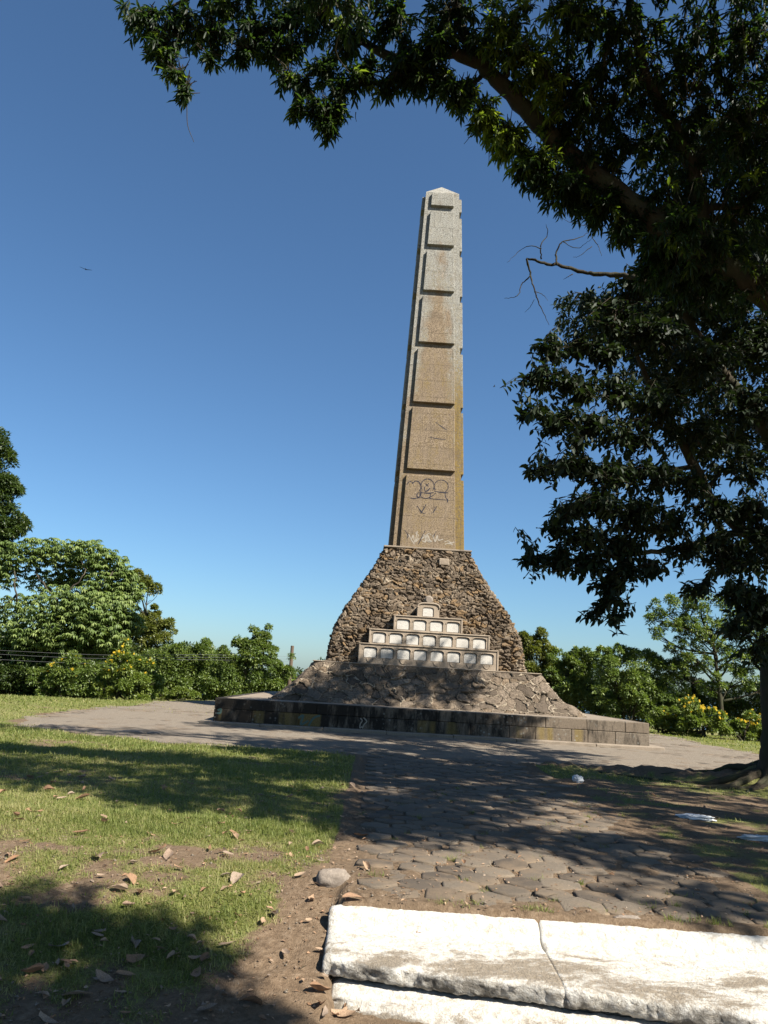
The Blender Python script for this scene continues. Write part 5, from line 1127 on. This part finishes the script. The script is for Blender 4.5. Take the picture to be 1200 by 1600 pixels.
x1, y1 = scatter(300000, -5.6, 0, 4.2, 9.0, .22); x2, y2 = scatter(200000, -10, 0, 9.0, 19, .2); x3, y3 = scatter(60000, 3.4, 12, 6.4, 21, .35); x4, y4 = scatter(150000, -30, 0, 18, 52, .1); x5, y5 = scatter(60000, 6, 24, 20, 44, .1)
X_ = np.r_[x1, x2, x3, x4, x5]; Y_ = np.r_[y1, y2, y3, y4, y5]
far = np.clip((Y_-8)/14, 0, 1.6); N = len(X_)
hh = (.016+.05*rng.random(N)**2)*(1+.35*far)*(.7+.6*grassmask(X_, Y_)); ww = rng.uniform(.0016, .0036, N)*(1+2.6*far)
tn = np.clip(.52+.4*fbm(X_*.8, Y_*.8, k=91)+.3*fbm(X_*5, Y_*5, k=92)+rng.normal(0, .2, N)+.3*(1-grassmask(X_, Y_)), 0, 1)
blades('grass', 'short patchy green lawn grass', X_, Y_, hh, ww, tn)
# tufts in the joints of the paving and behind the steps
tx, ty = [], []
cand = [(c[0]+rng.choice([-1, 1])*.177*rng.uniform(.6, 1), c[1]+rng.choice([-.5, .5])*.2) for c in hexc[(hexc[:, 1] < 13) & (hexc[:, 0] < 3.5)] if rng.random() < .16+.35*(c[1] < 7.2)+.3*(c[0] > 2.6)]
cand += [(x, 6.135+float(sk(x))+rng.normal(0, .02)) for x in (.55, .62, .75, 1.25, 1.32, 1.38, 2.3, 2.35, 2.45, 2.5, 2.62, 2.7, 3.0)] + [(1.30, 5.95), (1.3, 5.9)]
for c in cand:
    k = rng.integers(8, 40); s_ = rng.uniform(.015, .05); tx += list(c[0]+rng.normal(0, s_, k)); ty += list(c[1]+rng.normal(0, s_*.6, k))
tx, ty = np.array(tx), np.array(ty); N = len(tx)
blades('joint_grass', 'grass tufts sprouting between the paving blocks', tx, ty, rng.uniform(.03, .085, N), rng.uniform(.0014, .0028, N), np.clip(rng.normal(.45, .2, N), 0, 1))

# ------------------------------------------------------------------ light, sky, camera
AZ, EL = R(50), R(44)
sd = np.array([math.sin(AZ)*math.cos(EL), -math.cos(AZ)*math.cos(EL), math.sin(EL)])
sun = bpy.data.lights.new('sun', 'SUN'); sun.energy = 5.0; sun.angle = R(.53); sun.color = (1, .94, .84)
so = bpy.data.objects.new('sun', sun); COL.objects.link(so)
from mathutils import Vector, Matrix
so.rotation_euler = Vector(sd).to_track_quat('Z', 'Y').to_euler(); so.location = (20, -20, 30)
w = bpy.data.worlds.new('World'); scene.world = w; w.use_nodes = True; nt = w.node_tree; nt.nodes.clear()
sky = nt.nodes.new('ShaderNodeTexSky'); sky.sky_type = 'NISHITA'; sky.sun_disc = False; sky.sun_elevation = EL; sky.sun_rotation = math.atan2(sd[0], sd[1])
sky.altitude = 0; sky.air_density = 1.0; sky.dust_density = .75; sky.ozone_density = 9.0
bg = nt.nodes.new('ShaderNodeBackground'); bg.inputs[1].default_value = .0515; wo = nt.nodes.new('ShaderNodeOutputWorld')
tn_ = nt.nodes.new('ShaderNodeMix'); tn_.data_type = 'RGBA'; tn_.blend_type = 'MULTIPLY'; tn_.inputs[0].default_value = 1; tn_.inputs[7].default_value = (.99, 1.06, 1.0, 1)
nt.links.new(sky.outputs[0], tn_.inputs[6]); nt.links.new(tn_.outputs[2], bg.inputs[0]); nt.links.new(bg.outputs[0], wo.inputs[0])
cam = bpy.data.cameras.new('camera'); cam.sensor_fit = 'VERTICAL'; cam.sensor_height = 36; cam.lens = 27; cam.clip_start = .05; cam.clip_end = 100000
co = bpy.data.objects.new('camera', cam); COL.objects.link(co); scene.camera = co
r_ = np.array([1., 0, 0]); f_ = np.array([0, math.cos(PITCH), math.sin(PITCH)]); u_ = np.cross(r_, f_); c_, s_ = math.cos(ROLL), math.sin(ROLL)
rx = c_*r_+s_*u_; ux = -s_*r_+c_*u_
mt = Matrix(((rx[0], ux[0], -f_[0], EYE[0]), (rx[1], ux[1], -f_[1], EYE[1]), (rx[2], ux[2], -f_[2], EYE[2]), (0, 0, 0, 1))); co.matrix_world = mt
scene.view_settings.view_transform = 'Standard'; scene.view_settings.look = 'None'; scene.view_settings.exposure = 1.45; scene.view_settings.gamma = 1
scene.render.resolution_x = 768; scene.render.resolution_y = 1024
